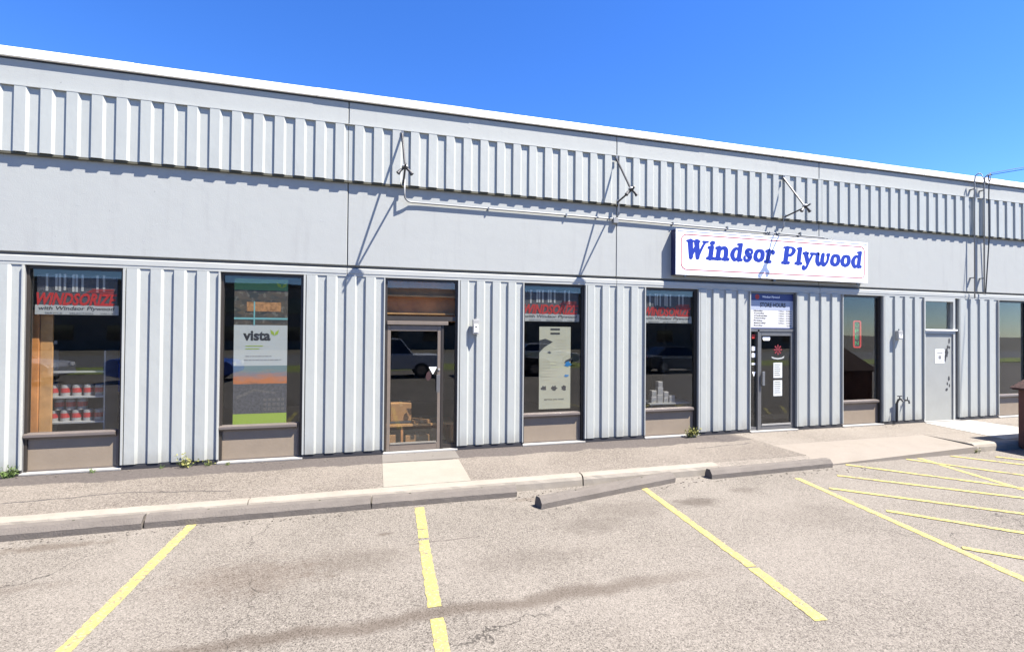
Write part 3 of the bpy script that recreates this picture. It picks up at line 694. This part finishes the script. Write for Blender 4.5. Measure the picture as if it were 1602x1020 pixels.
MB().tube([(9.60,-.06,4.19),(9.72,-.06,4.175),(9.80,-.02,4.21)], .026, 10).build('elbow', M['galv'], cp2)

# service mast at the right
sm_ = thing('service_mast', (14.45, -.06, 3.0), 'grey service conduits running up the wall to looped wires at the roof edge', 'service conduit')
for x, r_, zb in ((14.22,.014,3.0),(14.56,.016,3.13)):
    MB().tube([(x,-.095,zb),(x,-.095,5.86),(x,-.11,6.02),(x+.02,-.16,6.075),(x+.06,-.20,6.06)], r_, 10).build('conduit', M['pipew'], sm_, smooth=True)
    for z in (3.5,5.7): MB().box(x-.03, x+.03, -.085, -.0, z, z+.02).build('clamp', M['galv'], sm_)
MB().tube([(14.72,-.03,3.13),(14.74,-.10,4.6),(14.72,-.10,5.6),(14.70,-.12,5.93),(14.6,-.16,6.06)], .013, 8).build('cable', M['black'], sm_)
MB().tube([(14.28,-.2,6.06),(14.34,-.24,5.86),(14.44,-.25,5.80),(14.52,-.25,5.92),(14.50,-.25,6.08),(14.62,-.22,6.05)], .008, 8).build('drip_loop', M['black'], sm_, smooth=True)
ow = thing('overhead_wire', (14.5, -.22, 6.15), 'pair of thin overhead wires leaving the roof edge toward the right', 'wire')
for dz, ez in ((0,.0),(-.04,-.30)):
    P_ = []
    for k in range(13):
        t = k/12; P_.append((14.5+t*14, -.22-t*13, 6.08+dz+t*(2.7+ez)-.9*t*(1-t)))
    MB().tube(P_, .007, 6).build('wire', M['black'], ow)
vt = thing('roof_vent', (13.3, .6, 5.4), 'tiny thin vent pipe poking above the white roof edge near the right', 'vent')
MB().tube([(13.3,.6,5.45),(13.3,.6,6.26)], .022, 8).build('pipe', M['black'], vt); MB().tube([(13.3,.6,6.22),(13.3,.6,6.26)], .04, 8).build('cap', M['black'], vt)

# outlet boxes and tap
def outlet(x, z, label, w_=.11, hgt=.26):
    o = thing('outlet_box', (x, -.05, z), label, 'electrical box')
    MB().box(x-w_/2, x+w_/2, -.125, -.052, z, z+hgt).build('housing', M['offw'], o, bevel=.008)
    MB().box(x-w_/2+.02, x+w_/2-.02, -.132, -.1255, z+.03, z+hgt-.09).build('cover', M['white'], o, bevel=.003)
    MB().box(x-.018, x+.018, -.135, -.1325, z+hgt*.45, z+hgt*.45+.02).build('socket', M['dgrey'], o)
    MB().tube([(x,-.08,z+hgt),(x,-.08,z+hgt+.04)], .014, 8).build('conduit_stub', M['galv'], o)
outlet(1.675, 2.04, 'small white outlet box on the ribbed pier right of the brown framed glass door')
outlet(11.72, 1.98, 'small white outlet box on the ribbed pier left of the pale steel door', .14, .2)
hb_ = thing('wall_tap', (11.66, -.06, .55), 'black wall tap on a stand pipe, left of the pale steel door', 'tap')
MB().tube([(11.68,-.07,.06),(11.68,-.07,.50),(11.68,-.10,.58),(11.68,-.17,.60),(11.68,-.20,.55)], .022, 10).build('pipe', M['black'], hb_)
MB().tube([(11.68,-.13,.60),(11.68,-.13,.66)], .012, 8).tube([(11.62,-.13,.665),(11.74,-.13,.665)], .014, 8).build('handle', M['black'], hb_)
hb2 = thing('gas_cock', (11.98, -.06, .5), 'tiny dark valve on the ribbed pier right beside the black wall tap', 'valve')
MB().tube([(11.98,-.04,.55),(11.98,-.12,.55),(11.98,-.13,.48)], .018, 8).build('valve_body', M['black'], hb2); MB().tube([(11.98,-.09,.55),(11.98,-.09,.63)], .009, 8).build('handle', M['black'], hb2)

# ============================================================ BANNERS AND POSTERS (inside the glass)
def banner(x0, x1, label):
    b = thing('window_banner', ((x0+x1)/2, .085, 2.28), label, 'banner', 'red and white banners at the top of the windows')
    MB().box(x0, x1, .084, .088, 2.285, 2.425).build('sheet', M['bannerw'], b)
    dk = MB()                                                 # printed row of boards above the words
    wd = x1-x0
    for t in (.12,.23,.27,.33,.43,.47,.54,.72,.80): dk.box(x0+wd*t, x0+wd*(t+.028), .084, .088, 2.62+.02*random.random(), 2.88)
    dk.build('printed_boards', M['bannerw'], b)
    MB().box(x0+.02, x1-.02, .0885, .091, 2.426, 2.86).build('printed_backdrop', M['bannerb'], b)
    t = MB(); text_into(t, 'WINDSORIZE', x0+.015, x1-.02, 2.418, 2.605, .0835, .001, bold=.038, shear=.3)
    for k in range(3): t.box(x1-.40+.03*k, x1-.06, .0815, .083, 2.615+.022*k, 2.625+.022*k)
    t.build('red_lettering', M['red'], b)
    t = MB(); text_into(t, 'with Windsor Plywood', x0+.04, x1-.05, 2.335, 2.405, .0835, .001, bold=.02, shear=.15)
    text_into(t, 'SERVICE  -  SELECTION  -  VALUE', x0+.12, x1-.06, 2.293, 2.318, .0835, .001)
    t.build('black_lettering', M['blk'], b)
banner(-4.76, -3.74, 'red and white banner in the leftmost window, over the orange boards')
banner(2.60, 3.73, 'red and white banner above the tall beige poster')
banner(5.11, 6.23, 'red and white banner above the stacked small cartons, left of the entrance')

ps = thing('tall_poster', (-1.8, .08, .56), 'tall poster with white panel, sunset print and lime green foot', 'poster')
x0, x1 = -2.19, -1.41; y_ = .082
MB().box(x0, x1, y_+.002, y_+.012, .56, 2.90).build('backing', M['dgrey'], ps)
def pan(z0, z1, m_, name, a=x0, b=x1, y=y_, yb=.0018): return MB().box(a, b, y, y+yb, z0, z1).build(name, m_, ps)
pan(2.72, 2.90, M['gposter'], 'green_header')
lv = MB()
for s_ in (-1, 1): lv.prism([(-1.50,2.76),(-1.50+s_*.02,2.82),(-1.50+s_*.08,2.86),(-1.50+s_*.06,2.79)], 'y', y_-.002, y_-.0005)
lv.build('leaf_mark', M['lime'], ps)
gg = NG('kitchen print'); vv = gg.vor(7, vec=gg.scale(1, 1, 2.2)); cc = gg.mix(gg.xyz(vv)[0], (.022,.026,.024), (.075,.055,.035)); cc = gg.mix(gg.smooth(gg.noise(12, 4), .55, .62, 0, .6), cc, (.14,.13,.10)); gg.col(cc)
pan(2.16, 2.72, gg.m, 'kitchen_print')
MB().box(x0+.18, x1-.10, y_-.002, y_-.0005, 2.38, 2.53).build('cupboard_print', mat('warm cupboard print', (.26,.13,.05), .6, noise=.6, nscale=16), ps)
MB().box(x0, x1, y_-.002, y_-.0005, 2.25, 2.28).box(x0+.28, x0+.30, y_-.004, y_-.0025, 2.16, 2.54).build('counter_print', mat('print teal', (.12,.28,.28), .6), ps)
pan(1.51, 2.16, M['posterw'], 'white_panel')
t = MB(); text_into(t, 'vista', x0+.13, x0+.53, 1.91, 2.07, y_, .001, bold=.04); t.build('dark_lettering', M['blk'], ps)
lv = MB()
for s_ in (-1, 1): lv.prism([(-1.60,1.99),(-1.60+s_*.012,2.05),(-1.60+s_*.065,2.09),(-1.60+s_*.05,2.02)], 'y', y_-.002, y_-.0005)
for k in range(2): lv.box(x0+.17, x0+.42-.05*k, y_-.002, y_-.0005, 1.82-.045*k, 1.833-.045*k)
lv.build('leaf_mark', M['lime'], ps)
t = MB()
for k, (a, b) in enumerate([(.17,.56),(.15,.68)]):
    xx = x0+a
    while xx < x0+b: l_ = random.uniform(.02, .06); t.box(xx, xx+l_, y_-.002, y_-.0005, 1.655-.06*k, 1.67-.06*k); xx += l_+.012
t.build('small_lettering', M['ink'], ps)
gg = NG('sunset print'); nz = gg.noise(6, 6, .6, gg.scale(.8, 1, 3)); X, Y, Z = gg.xyz()
zz = gg.math('ADD', Z, gg.math('MULTIPLY', gg.math('SUBTRACT', nz, .5), .25))
cc = gg.mix(gg.smooth(zz, .67, .90), (.36,.11,.025), (.09,.13,.17)); cc = gg.mix(gg.smooth(zz, .60, .70, 1, 0), cc, (.10,.06,.04)); gg.col(cc)
pan(1.22, 1.51, gg.m, 'sunset_print')
pan(.745, 1.22, M['bannerb'], 'deck_print')
t = MB(); t.prism([(x0+.05,1.03),(x0+.30,1.14),(x0+.62,1.08),(x0+.62,1.05),(x0+.30,1.10),(x0+.05,.98)], 'y', y_-.002, y_-.0005)
for i in range(5):
    for j in range(3): t.box(x0+.44+i*.065, x0+.485+i*.065, y_-.002, y_-.0005, .79+j*.075, .835+j*.075)
t.build('photo_details', mat('faded photo ink', (.075,.072,.068), .7, noise=.4, nscale=30), ps)
pan(.56, .745, M['lime'], 'lime_foot')

p3 = thing('hanging_poster', (3.24, .09, .64), 'tall narrow beige poster with small product pictures under the banner', 'poster')
x0, x1 = 2.925, 3.556; y_ = .088
MB().box(x0, x1, y_, y_+.004, .64, 2.186).build('sheet', M['beige'], p3)
t = MB().box(x0+.22, x0+.41, y_-.002, y_-.0005, 2.12, 2.155).box(x0+.22, x0+.41, y_-.002, y_-.0005, 2.04, 2.075)
t.prism([(x0,1.93),(x0+.12,1.96),(x0+.27,1.90),(x0+.20,1.86),(x0+.10,1.80),(x0+.0,1.70)], 'y', y_-.002, y_-.0005)
ragged(t, x0+.20, 1.70, .045, .025, y_-.002, y_-.0005)
for cx in (.10,.30,.50): ragged(t, x0+cx, 1.03, .07, .06, y_-.002, y_-.0005)
text_into(t, 'service you trust', x0+.10, x0+.50, .79, .84, y_, .001, bold=.02)
t.prism([(x1-.13,1.50),(x1-.10,1.55),(x1+.03,1.60),(x1+.03,1.56),(x1-.06,1.50)], 'y', y_-.002, y_-.0005)
t.build('dark_print', M['blk'], p3)
t = MB(); ragged(t, x1-.06, 1.48, .08, .07, y_-.004, y_-.0025); ragged(t, x1-.08, 1.26, .05, .03, y_-.004, y_-.0025); t.build('blue_print', M['bluep'], p3)
t = MB()
for (a, b, z, n_) in [(.34,.56,1.93,6),(.03,.40,1.52,6),(.03,.28,1.24,2),(.20,.45,1.12,1),(.10,.52,.93,1),(.14,.46,.74,1)]:
    for k in range(n_):
        xx = x0+a; e_ = x0+b-random.uniform(0, .08)
        while xx < e_: l_ = random.uniform(.015, .05); t.box(xx, min(xx+l_, e_), y_-.0018, y_-.0005, z-.055*k, z+.010-.055*k); xx += l_+.01
t.build('small_lettering', mat('soft brown ink', (.33,.30,.22), .7), p3)

hb = thing('hours_board', (8.2, .04, 2.19), 'store hours board with navy header and white table over the entrance door', 'sign')
x0, x1 = 7.63, 8.785; y_ = .045
MB().box(x0, x1, y_, y_+.008, 2.195, 2.945).build('board', mat('board white', (.46,.46,.46), .5), hb)
MB().box(x0, x1, y_-.002, y_-.0003, 2.80, 2.945).box(x0, x1, y_-.002, y_-.0003, 2.195, 2.215).build('navy_band', M['navy'], hb)
MB().box(x0, x1, y_-.002, y_-.0003, 2.60, 2.7995).build('shaded_band', M['lblue'], hb)  # shadow of the store sign, painted on as a bluish band
t = MB(); text_into(t, 'Windsor Plywood', 7.96, 8.42, 2.845, 2.90, y_-.002, .001, bold=.02); t.build('white_lettering', M['white'], hb)
t = MB(); disc(t, 7.83, 2.875, .055, y_-.0035, y_-.0022); t.build('emblem', M['red'], hb)
t = MB(); text_into(t, 'STORE HOURS', 7.90, 8.58, 2.655, 2.755, y_-.002, .001, bold=.035)
rows = [('Monday','7:30am - 5:30pm'),('Tuesday','7:30am - 5:30pm'),('Wednesday','7:30am - 5:30pm'),('Thursday','7:30am - 5:30pm'),('Friday','7:30am - 5:30pm'),('Saturday','8:30am - 4:30pm'),('Sunday','CLOSED')]
for k, (a, b) in enumerate(rows):
    z = 2.555-.052*k
    text_into(t, a, 7.74, 7.74+.040*len(a), z, z+.036, y_, .001, bold=.045)
    text_into(t, b, 8.75-.024*len(b), 8.75, z, z+.032, y_, .001, bold=.03)
t.build('dark_lettering', M['blk'], hb)

on = thing('open_sign', (10.68, .10, 1.78), 'narrow vertical open sign with red neon border hanging behind the glass', 'sign')
x0, x1 = 10.57, 10.80
MB().box(x0+.01, x1-.01, .115, .13, 1.79, 2.39).build('backing', M['black'], on)
ring(rr(x0, x1, 1.775, 2.405, .05), rr(x0+.028, x1-.028, 1.803, 2.377, .03), .095, .112).build('neon_border', M['neonr'], on)
t = MB()
for k, c_ in enumerate('OPEN'): text_into(t, c_, 10.635, 10.735, 2.26-.14*k, 2.35-.14*k, .112, .004, bold=.0)
t.build('lettering', M['neong'], on)

# ============================================================ THINGS BEHIND THE GLASS
wp = thing('wood_panel_rack', (-4.9, .5, 0), 'tall orange stained boards standing behind the leftmost window', 'board rack')
for k in range(4):
    xa = -5.235+.155*k
    MB().box(xa, xa+.148, .17+.02*k, .20+.02*k, .012, 2.35+.05*(k % 2)).build('board', [M['wood'], M['wood2']][k == 3], wp, bevel=.003, seg=1)
MB().box(-5.25, -4.60, .27, .30, 1.85, 1.9).build('rail', M['shelfm'], wp)
sh = thing('display_shelf', (-4.6, .9, 0), 'grey metal shelf of paint cans behind the leftmost window', 'shelf')
for z in (.68, 1.06, 1.44):
    MB().box(-4.79, -4.02, .32, .70, z-.025, z).build('shelf_board', M['shelfm'], sh)
for x in (-4.81, -4.02): MB().box(x, x+.02, .32, .70, .012, 1.75).build('upright', M['shelfm'], sh)
def can(x, y, z, lab):
    c_ = thing('paint_can', (x, y, z), lab, 'paint can', 'paint cans on the display shelf')
    MB().tube([(x,y,z),(x,y,z+.16)], .062, 16).build('body', M['canw'], c_); MB().tube([(x,y,z+.05),(x,y,z+.12)], .0635, 16, False).build('label', M['canr'], c_)
    MB().tube([(x,y,z+.16),(x,y,z+.168)], .055, 16).build('lid', M['shelfm'], c_)
for k in range(5): can(-4.70+.145*k, .44, .681, 'red and white paint can in the row on the lowest shelf')
for k in range(3): can(-4.63+.145*k, .44, .85, 'red and white paint can stacked on top of the lowest row')
for k in range(5): can(-4.70+.145*k, .44, 1.061, 'red and white paint can in the row on the middle shelf')
bt = thing('blue_crate', (-4.05, 1.2, 1.0), 'blue plastic crate on the low dark cabinet behind the leftmost window', 'crate')
MB().prism([(-4.42,1.02),(-3.85,1.02),(-3.72,1.40),(-4.30,1.46)], 'y', 1.1, 1.5).build('tub', M['blue'], bt, bevel=.02)
MB().prism([(-4.33,1.47),(-3.70,1.41),(-3.69,1.44),(-4.32,1.50)], 'y', 1.07, 1.53).build('rim', M['blue'], bt)
cb = thing('low_cabinet', (-4.0, 1.3, 0), 'low dark cabinet carrying a blue crate behind the leftmost window', 'cabinet')
MB().box(-4.20, -3.3, 1.05, 1.6, .06, .99).build('body', M['dgrey'], cb, bevel=.01); MB().box(-4.22, -3.28, 1.03, 1.62, .99, 1.018).build('top', M['intfloor'], cb)
# counter, boxes and shelf behind the brown door
ct = thing('wooden_counter', (.6, .9, 0), 'wooden display counter with open bays behind the brown framed glass door', 'counter')
MB().box(.05, 1.35, .25, .80, .40, .44).build('top', M['wood2'], ct)
for x in (.05, .42, 1.31): MB().box(x, x+.04, .27, .78, .012, .399).build('upright', M['wood'], ct)
MB().box(.09, 1.31, .75, .78, .012, .399).build('back_panel', M['wood'], ct)
def carton(x0, x1, y0, y1, z0, z1, lab):
    c_ = thing('cardboard_box', ((x0+x1)/2, (y0+y1)/2, z0), lab, 'cardboard box')
    MB().box(x0, x1, y0, y1, z0, z1).build('carton', M['card'], c_, bevel=.006); xm = (x0+x1)/2
    MB().box(xm-.025, xm+.025, y0-.002, y1+.002, z1-.05, z1+.002).build('tape', M['tape'], c_)
carton(.24, .60, .31, .65, .485, .80, 'cardboard box highest in the pile behind the brown framed door')
carton(.11, .33, .28, .55, .012, .25, 'cardboard box on the floor in the left bay of the counter')
carton(.50, .92, .28, .55, .012, .23, 'cardboard box on the floor in the wide right bay of the counter')
carton(.62, .95, .29, .60, .441, .50, 'flat cardboard box lying on the counter top beside the tall carton')
tr = thing('serving_tray', (.42, .82, .441), 'dark tray under the highest cardboard box on the counter', 'tray')
MB().box(.20, .60, .29, .67, .4415, .484).build('tray_body', M['dgrey'], tr, bevel=.006)
ws = thing('wall_cabinet', (.7, 1.2, 2.2), 'orange wooden shelving hung high behind the transom over the brown framed door', 'shelf')
MB().box(-.2, 1.6, .11, .30, 2.375, 2.40).box(-.2, 1.6, .11, .30, 2.685, 2.71).build('shelf_board', M['wood2'], ws)
MB().box(-.2, 1.6, .305, .33, 2.25, 3.15).build('back_panel', M['wood'], ws)
MB().box(-.22, -.201, .11, .33, 2.25, 3.15).box(1.601, 1.62, .11, .33, 2.25, 3.15).build('side_panel', M['wood'], ws)
# cartons in window left of entrance
tb = thing('sample_table', (6.0, .5, 0), 'low grey table holding small white cartons behind the window left of the entrance', 'table')
MB().box(5.35, 6.35, .22, .7, .62, .65).build('top', M['shelfm'], tb)
for x in (5.38, 6.29):
    for y in (.24, .66): MB().box(x, x+.03, y, y+.03, .012, .62).build('leg', M['dgrey'], tb)
spots = [(5.42,.651,.12,.12,'bottom left'),(5.56,.651,.13,.16,'bottom row, second from left'),(5.71,.651,.10,.10,'bottom row, third from left'),(5.43,.772,.11,.13,'upper left'),(5.57,.812,.12,.15,'tallest column, middle'),(5.58,.963,.10,.12,'tallest column, topmost'),(5.84,.651,.13,.14,'bottom right'),(5.72,.752,.10,.12,'upper right')]
for (x, z, w_, h_, nm) in spots:
    o = thing('sample_carton', (x+w_/2, .32, z), 'small white carton on the sample table, '+nm, 'carton', 'small cartons on the sample table')
    MB().box(x, x+w_, .27, .38, z, z+h_-.001).build('carton', M['canw'], o, bevel=.003, seg=1)
    MB().box(x+.015, x+w_-.015, .2685, .2695, z+h_*.3, z+h_*.7).build('label', M['ink'], o)
tb2 = thing('dark_display', (6.6, 1.5, 0), 'dark display cabinet deeper inside behind the window left of the entrance', 'cabinet')
MB().box(6.35, 7.3, 1.3, 1.8, .012, 1.5).build('body', M['dgrey'], tb2, bevel=.02); MB().box(6.33, 7.32, 1.28, 1.82, 1.5, 1.53).build('top', M['shelfm'], tb2)

# ============================================================ WHEEL STOPS
def wheel_stop(ax, ay, bx, by, label, hgt=.135, z0=LOT):
    L_ = math.hypot(bx-ax, by-ay); ang = math.atan2(by-ay, bx-ax)
    o = thing('wheel_stop', (ax, ay, z0), label, 'parking block', 'concrete wheel stops along the kerb')
    mb = MB(); n = 26; pr = [(0,0),(.0,.070),(.040,hgt-.010),(.052,hgt),(.125,hgt),(.137,hgt-.010),(.165,.06),(.165,0)]; k = len(pr)
    for i in range(n+1):
        x = L_*i/n
        for j, (y, z) in enumerate(pr):
            mb.v.append((x+(random.uniform(-.006, .006) if i in (0, n) else 0), y+(random.uniform(-.003, .003) if z > 0 else 0), max(0, z+(random.uniform(-.004, .002) if z > 0 else 0))))
    for i in range(n):
        for j in range(k-1): mb.f.append((i*k+j, i*k+j+1, (i+1)*k+j+1, (i+1)*k+j))
        mb.f.append((i*k+k-1, i*k, (i+1)*k, (i+1)*k+k-1))
    mb.f.append(tuple(range(k))); mb.f.append(tuple(n*k+j for j in range(k)))
    ca, sa = math.cos(ang), math.sin(ang)
    mb.v = [(ax+x*ca-y*sa, ay+x*sa+y*ca, z0+z) for x, y, z in mb.v]
    mb.build('block', M['block'], o)
    for t in (.25, .75):
        x, y = L_*t, .088
        MB().tube([(ax+x*ca-y*sa, ay+x*sa+y*ca, z0+hgt-.01), (ax+x*ca-y*sa, ay+x*sa+y*ca, z0+hgt+.004)], .012, 8).build('anchor_pin', M['nailer'], o)
    return o
wheel_stop(-5.2, -2.15, -2.515, -2.145, 'weathered concrete wheel stop leftmost along the kerb, cut off by the left edge')
wheel_stop(-2.49, -2.13, -.055, -2.15, 'weathered wheel stop against the kerb, second from the left')
wheel_stop(-.04, -2.145, 1.85, -2.17, 'short dark wheel stop against the kerb below the pale door slab')
wheel_stop(2.02, -2.69, 4.33, -2.15, 'wheel stop knocked askew, turned away from the kerb')
wheel_stop(4.97, -2.16, 7.40, -2.10, 'wheel stop at the end by the entrance ramp, right of the askew one')

# ============================================================ SHED AT THE RIGHT
shd = thing('bin_shed', (12.35, -1.95, LOT), 'red-brown board bin shed with shingled hipped roof cut off by the right edge', 'shed')
sx0, sx1, sy0, sy1 = 12.30, 13.75, -2.96, -1.98; ez = 1.06
MB().box(sx0, sx1, sy0, sy1, LOT, ez).build('wall', M['shed'], shd)
t = MB()
for k in range(8): t.box(sx0-.018, sx0-.0005, sy0+.005+.1225*k, sy0+.1225*k+.112, LOT+.10, ez-.02)
for k in range(11): t.box(sx0+.02+.128*k, sx0+.02+.128*k+.118, sy1+.0005, sy1+.018, LOT+.10, ez-.02)
t.build('boards', M['shed'], shd, bevel=.003, seg=1)
MB().box(sx0-.03, sx0-.019, sy0, sy1+.02, ez-.09, ez-.01).box(sx0-.03, sx0-.0185, sy1-.07, sy1+.02, LOT+.05, ez-.095).build('trim', M['shed'], shd)
cx, cy = (sx0+sx1)/2, (sy0+sy1)/2; o_ = .10
mb = MB(); rows_ = 9; apex = ez+.75
for k in range(rows_):                                        # stepped shingle courses
    f0, f1 = k/rows_, (k+1)/rows_
    def rect(f, z, e=0): hx_, hy_ = ((sx1-sx0)/2+o_)*(1-f)+e, ((sy1-sy0)/2+o_)*(1-f)+e; return [(cx-hx_, cy-hy_, z), (cx+hx_, cy-hy_, z), (cx+hx_, cy+hy_, z), (cx-hx_, cy+hy_, z)]
    za, zb = ez+(apex-ez)*f0, ez+(apex-ez)*f1
    mb.add(rect(f0, za, .012)+rect(f1, zb, .012)+rect(f0, za-.02, .012), [(0,1,5,4),(1,2,6,5),(2,3,7,6),(3,0,4,7),(8,9,1,0),(9,10,2,1),(10,11,3,2),(11,8,0,3)])
mb.box(sx0-o_+.01, sx1+o_-.01, sy0-o_+.01, sy1+o_-.01, ez-.045, ez-.001)
mb.build('roof', M['shingle'], shd)

# loose grit swept against the kerb and blocks
mb = MB()
for k in range(420):
    t = random.random()
    if t < .55: x, y, z = random.uniform(-5, 8), -2.17-abs(random.gauss(0, .10)), LOT+.004
    elif t < .75: x, y, z = random.uniform(1.9, 4.8), random.uniform(-2.25, -2.0), LOT+.004
    else: x, y, z = random.uniform(-5, 12), -.08-abs(random.gauss(0, .12)), .006
    s_ = random.uniform(.004, .013); v8 = [(x+s_*sx_*random.uniform(.5, 1), y+s_*sy_*random.uniform(.5, 1), z+s_*.8*sz_*random.uniform(.5, 1)) for sz_ in (0, 1) for sx_, sy_ in ((-1,-1),(1,-1),(1,1),(-1,1))]
    mb.add(v8, [(0,3,2,1),(4,5,6,7),(0,1,5,4),(1,2,6,5),(2,3,7,6),(3,0,4,7)])
gt = mb.build('gravel_grit', M['pink']); tag(gt, 'loose grit and small stones lying against the kerb and wall', 'grit', kind='stuff')

# ============================================================ WEEDS
def weed(x, y, n, size, m_, label, z=0.0):
    o = thing('weed', (x, y, z), label, 'weed', 'weeds growing at the foot of the wall')
    mb = MB(); st_ = MB()
    for i in range(n):
        a = random.uniform(0, 2*math.pi); l_ = size*random.uniform(.45, 1.0); lean = random.uniform(.15, 1.1)
        d = Vector((math.cos(a)*math.sin(lean), math.sin(a)*math.sin(lean)*.6-.1, math.cos(lean)))
        base = Vector((x+random.uniform(-.25, .25)*size*1.4, y+random.uniform(-.03, .03), z)); tip = base+d*l_
        st_.tube([base, base+d*l_*.5+Vector((0,0,.01)), tip], [.003,.002,.0015], 4)
        for q in range(5):
            t = random.uniform(.3, 1); p = base.lerp(tip, t); s_ = size*random.uniform(.12, .24)
            e1 = Vector((random.uniform(-1,1), random.uniform(-1,1), random.uniform(-.3,.8))).normalized(); e2 = e1.cross(Vector((random.uniform(-1,1), random.uniform(-1,1), random.uniform(-1,1)))).normalized()
            mb.add([p, p+e1*s_*.5+e2*s_*.28, p+e1*s_+Vector((0,0,-.15*s_)), p+e1*s_*.5-e2*s_*.28], [(0,1,2,3)])
    mb.build('leaves', m_, o); st_.build('stems', M['leaf'], o)
weed(-4.93, -.10, 34, .19, M['leaf'], 'bright green weed at the foot of the leftmost siding, at the left edge')
weed(-2.78, -.09, 18, .22, M['leafy'], 'tall thin yellow-green weed at the middle of the second siding pier')
weed(-2.48, -.09, 14, .11, M['leafy'], 'low yellow-green weed at the right foot of the second siding pier')
weed(-2.20, -.10, 12, .07, M['leafy'], 'tiny weed on the white threshold under the tall poster window')
weed(-3.95, -.10, 10, .08, M['leaf'], 'tiny green weed on the threshold of the leftmost window')
weed(6.10, -.12, 46, .25, M['leafy'], 'bushy yellow-green weed at the corner of the window left of the entrance')
weed(11.02, -2.0, 12, .12, M['leafy'], 'small dry weed at the kerb end beside the entrance ramp', LOT)
weed(-3.1, -.08, 8, .06, M['leaf'], 'faint small weed left of the tall thin weed')

# debris: leaf and twig on the asphalt
# ============================================================ ACROSS THE LOT (seen mirrored in the glass)
def wheels(parent, xs_, ys_, r_, z):
    for x in xs_:
        for y in ys_:
            s_ = -1 if y < parent.location.y else 1
            t = MB().tube([(x,y-.11,z+r_),(x,y+.11,z+r_)], r_, 20).build('wheel', M['rubber'], parent, bevel=.02)
            MB().tube([(x,y+s_*.112,z+r_),(x,y+s_*.12,z+r_)], r_*.6, 16).build('rim', M['chrome'], t)
def vehicle(cx, cy, col, prof, green, label, cat, name, ln):
    paint = mat(cat+' paint', col, .3, spec=.6); o = thing(name, (cx, cy, LOT), label, cat)
    h_ = .9
    MB().prism([(cx+p[0], LOT+p[1]) for p in prof], 'y', cy-h_, cy+h_).build('body', paint, o, bevel=.05, seg=3)
    gb = MB(); n = len(green)
    lo = [(cx+p[0], LOT+p[1]) for p in green]
    zmin = min(q[1] for q in lo); zmax = max(q[1] for q in lo)
    for y, s_ in ((cy-.84, 1), (cy+.84, -1)):
        for (x, z) in lo: gb.v.append((x, y+s_*.16*(z-zmin)/(zmax-zmin), z))
    gb.f = [tuple(range(n)), tuple(range(2*n-1, n-1, -1))]+[(i, (i+1) % n, (i+1) % n+n, i+n) for i in range(n)]
    cab = gb.build('cabin_glass', M['carglass'], o, bevel=.03)
    xs2 = [p[0] for p in green if abs(p[1]-max(q[1] for q in green)) < .02]
    MB().box(cx+min(xs2)-.03, cx+max(xs2)+.03, cy-.70, cy+.70, LOT+zmax-LOT-.03, LOT+zmax-LOT+.02).build('roof', paint, o, bevel=.015)
    pl = MB()
    for y, s_ in ((cy-.84, 1), (cy+.84, -1)):
        for i in range(n):
            (xa, za), (xb, zb) = lo[i], lo[(i+1) % n]
            pl.tube([(xa, y+s_*.16*(za-zmin)/(zmax-zmin), za), (xb, y+s_*.16*(zb-zmin)/(zmax-zmin), zb)], .03, 6)
    pl.build('pillars', paint, o)
    wheels(o, (cx-ln*.3, cx+ln*.31), (cy-.80, cy+.80), .36, LOT)
    for y in (cy-.62, cy+.62):
        MB().box(cx+ln/2-.06, cx+ln/2+.01, y-.16, y+.16, LOT+.68, LOT+.82).build('headlight', M['white'], o)
        MB().box(cx-ln/2-.01, cx-ln/2+.05, y-.12, y+.12, LOT+.72, LOT+.9).build('tail_light', M['red'], o)
    return o
sedan = [(-2.3,.35),(-2.32,.85),(-2.1,.98),(1.0,.98),(2.1,.86),(2.3,.7),(2.3,.35),(1.9,.25),(-1.9,.25)]
sgr = [(-1.75,.97),(-1.15,1.42),(.15,1.44),(1.05,.98)]
truck = [(-2.8,.5),(-2.8,1.08),(-2.7,1.12),(1.1,1.12),(2.5,1.08),(2.75,.95),(2.78,.5),(2.3,.4),(-2.3,.4)]
tgr = [(-.75,1.11),(-.65,1.80),(.75,1.82),(1.35,1.13)]
vehicle(.3, -15.5, (.55,.57,.60), truck, tgr, 'silver pickup truck parked across the lot, mirrored in the brown framed door glass', 'pickup truck', 'pickup_truck', 5.6)
vehicle(-8.2, -15.2, (.03,.08,.35), sedan, sgr, 'blue sedan parked across the lot, mirrored in the leftmost window', 'car', 'parked_car', 4.6)
vehicle(10.5, -21.5, (.6,.6,.6), sedan, sgr, 'white sedan on the grass edge, far across the lot', 'white car', 'parked_car', 4.6)
vehicle(-14.5, -15.0, (.35,.35,.36), sedan, sgr, 'grey sedan parked across the lot left of the blue one', 'grey car', 'parked_car', 4.6)
vehicle(6.2, -15.3, (.02,.02,.025), sedan, sgr, 'black sedan parked across the lot right of the pickup', 'black car', 'parked_car', 4.6)
vehicle(16.5, -15.4, (.05,.055,.065), sedan, sgr, 'charcoal sedan parked across the lot at its right end', 'charcoal car', 'parked_car', 4.6)
fb = thing('far_building', (0, -52, 0), 'long tan building out of view across the road, made tall to cover sky mirrored in the shop windows', 'building')
MB().box(-60, 70, -60, -52, -.2, 7.0).build('wall', M['farb'], fb); MB().box(-60.2, 70.2, -60.2, -51.8, 7.0, 7.3).build('roof', M['intwall'], fb)  # height raised to keep bright sky out of the window reflections
t = MB()
for k in range(22): t.box(-55+5.5*k, -52.5+5.5*k, -51.99, -51.9, .8, 2.4)
for k in range(22): t.box(-55+5.5*k, -52.5+5.5*k, -51.99, -51.9, 4.0, 5.6)
t.build('window', M['carglass'], fb)
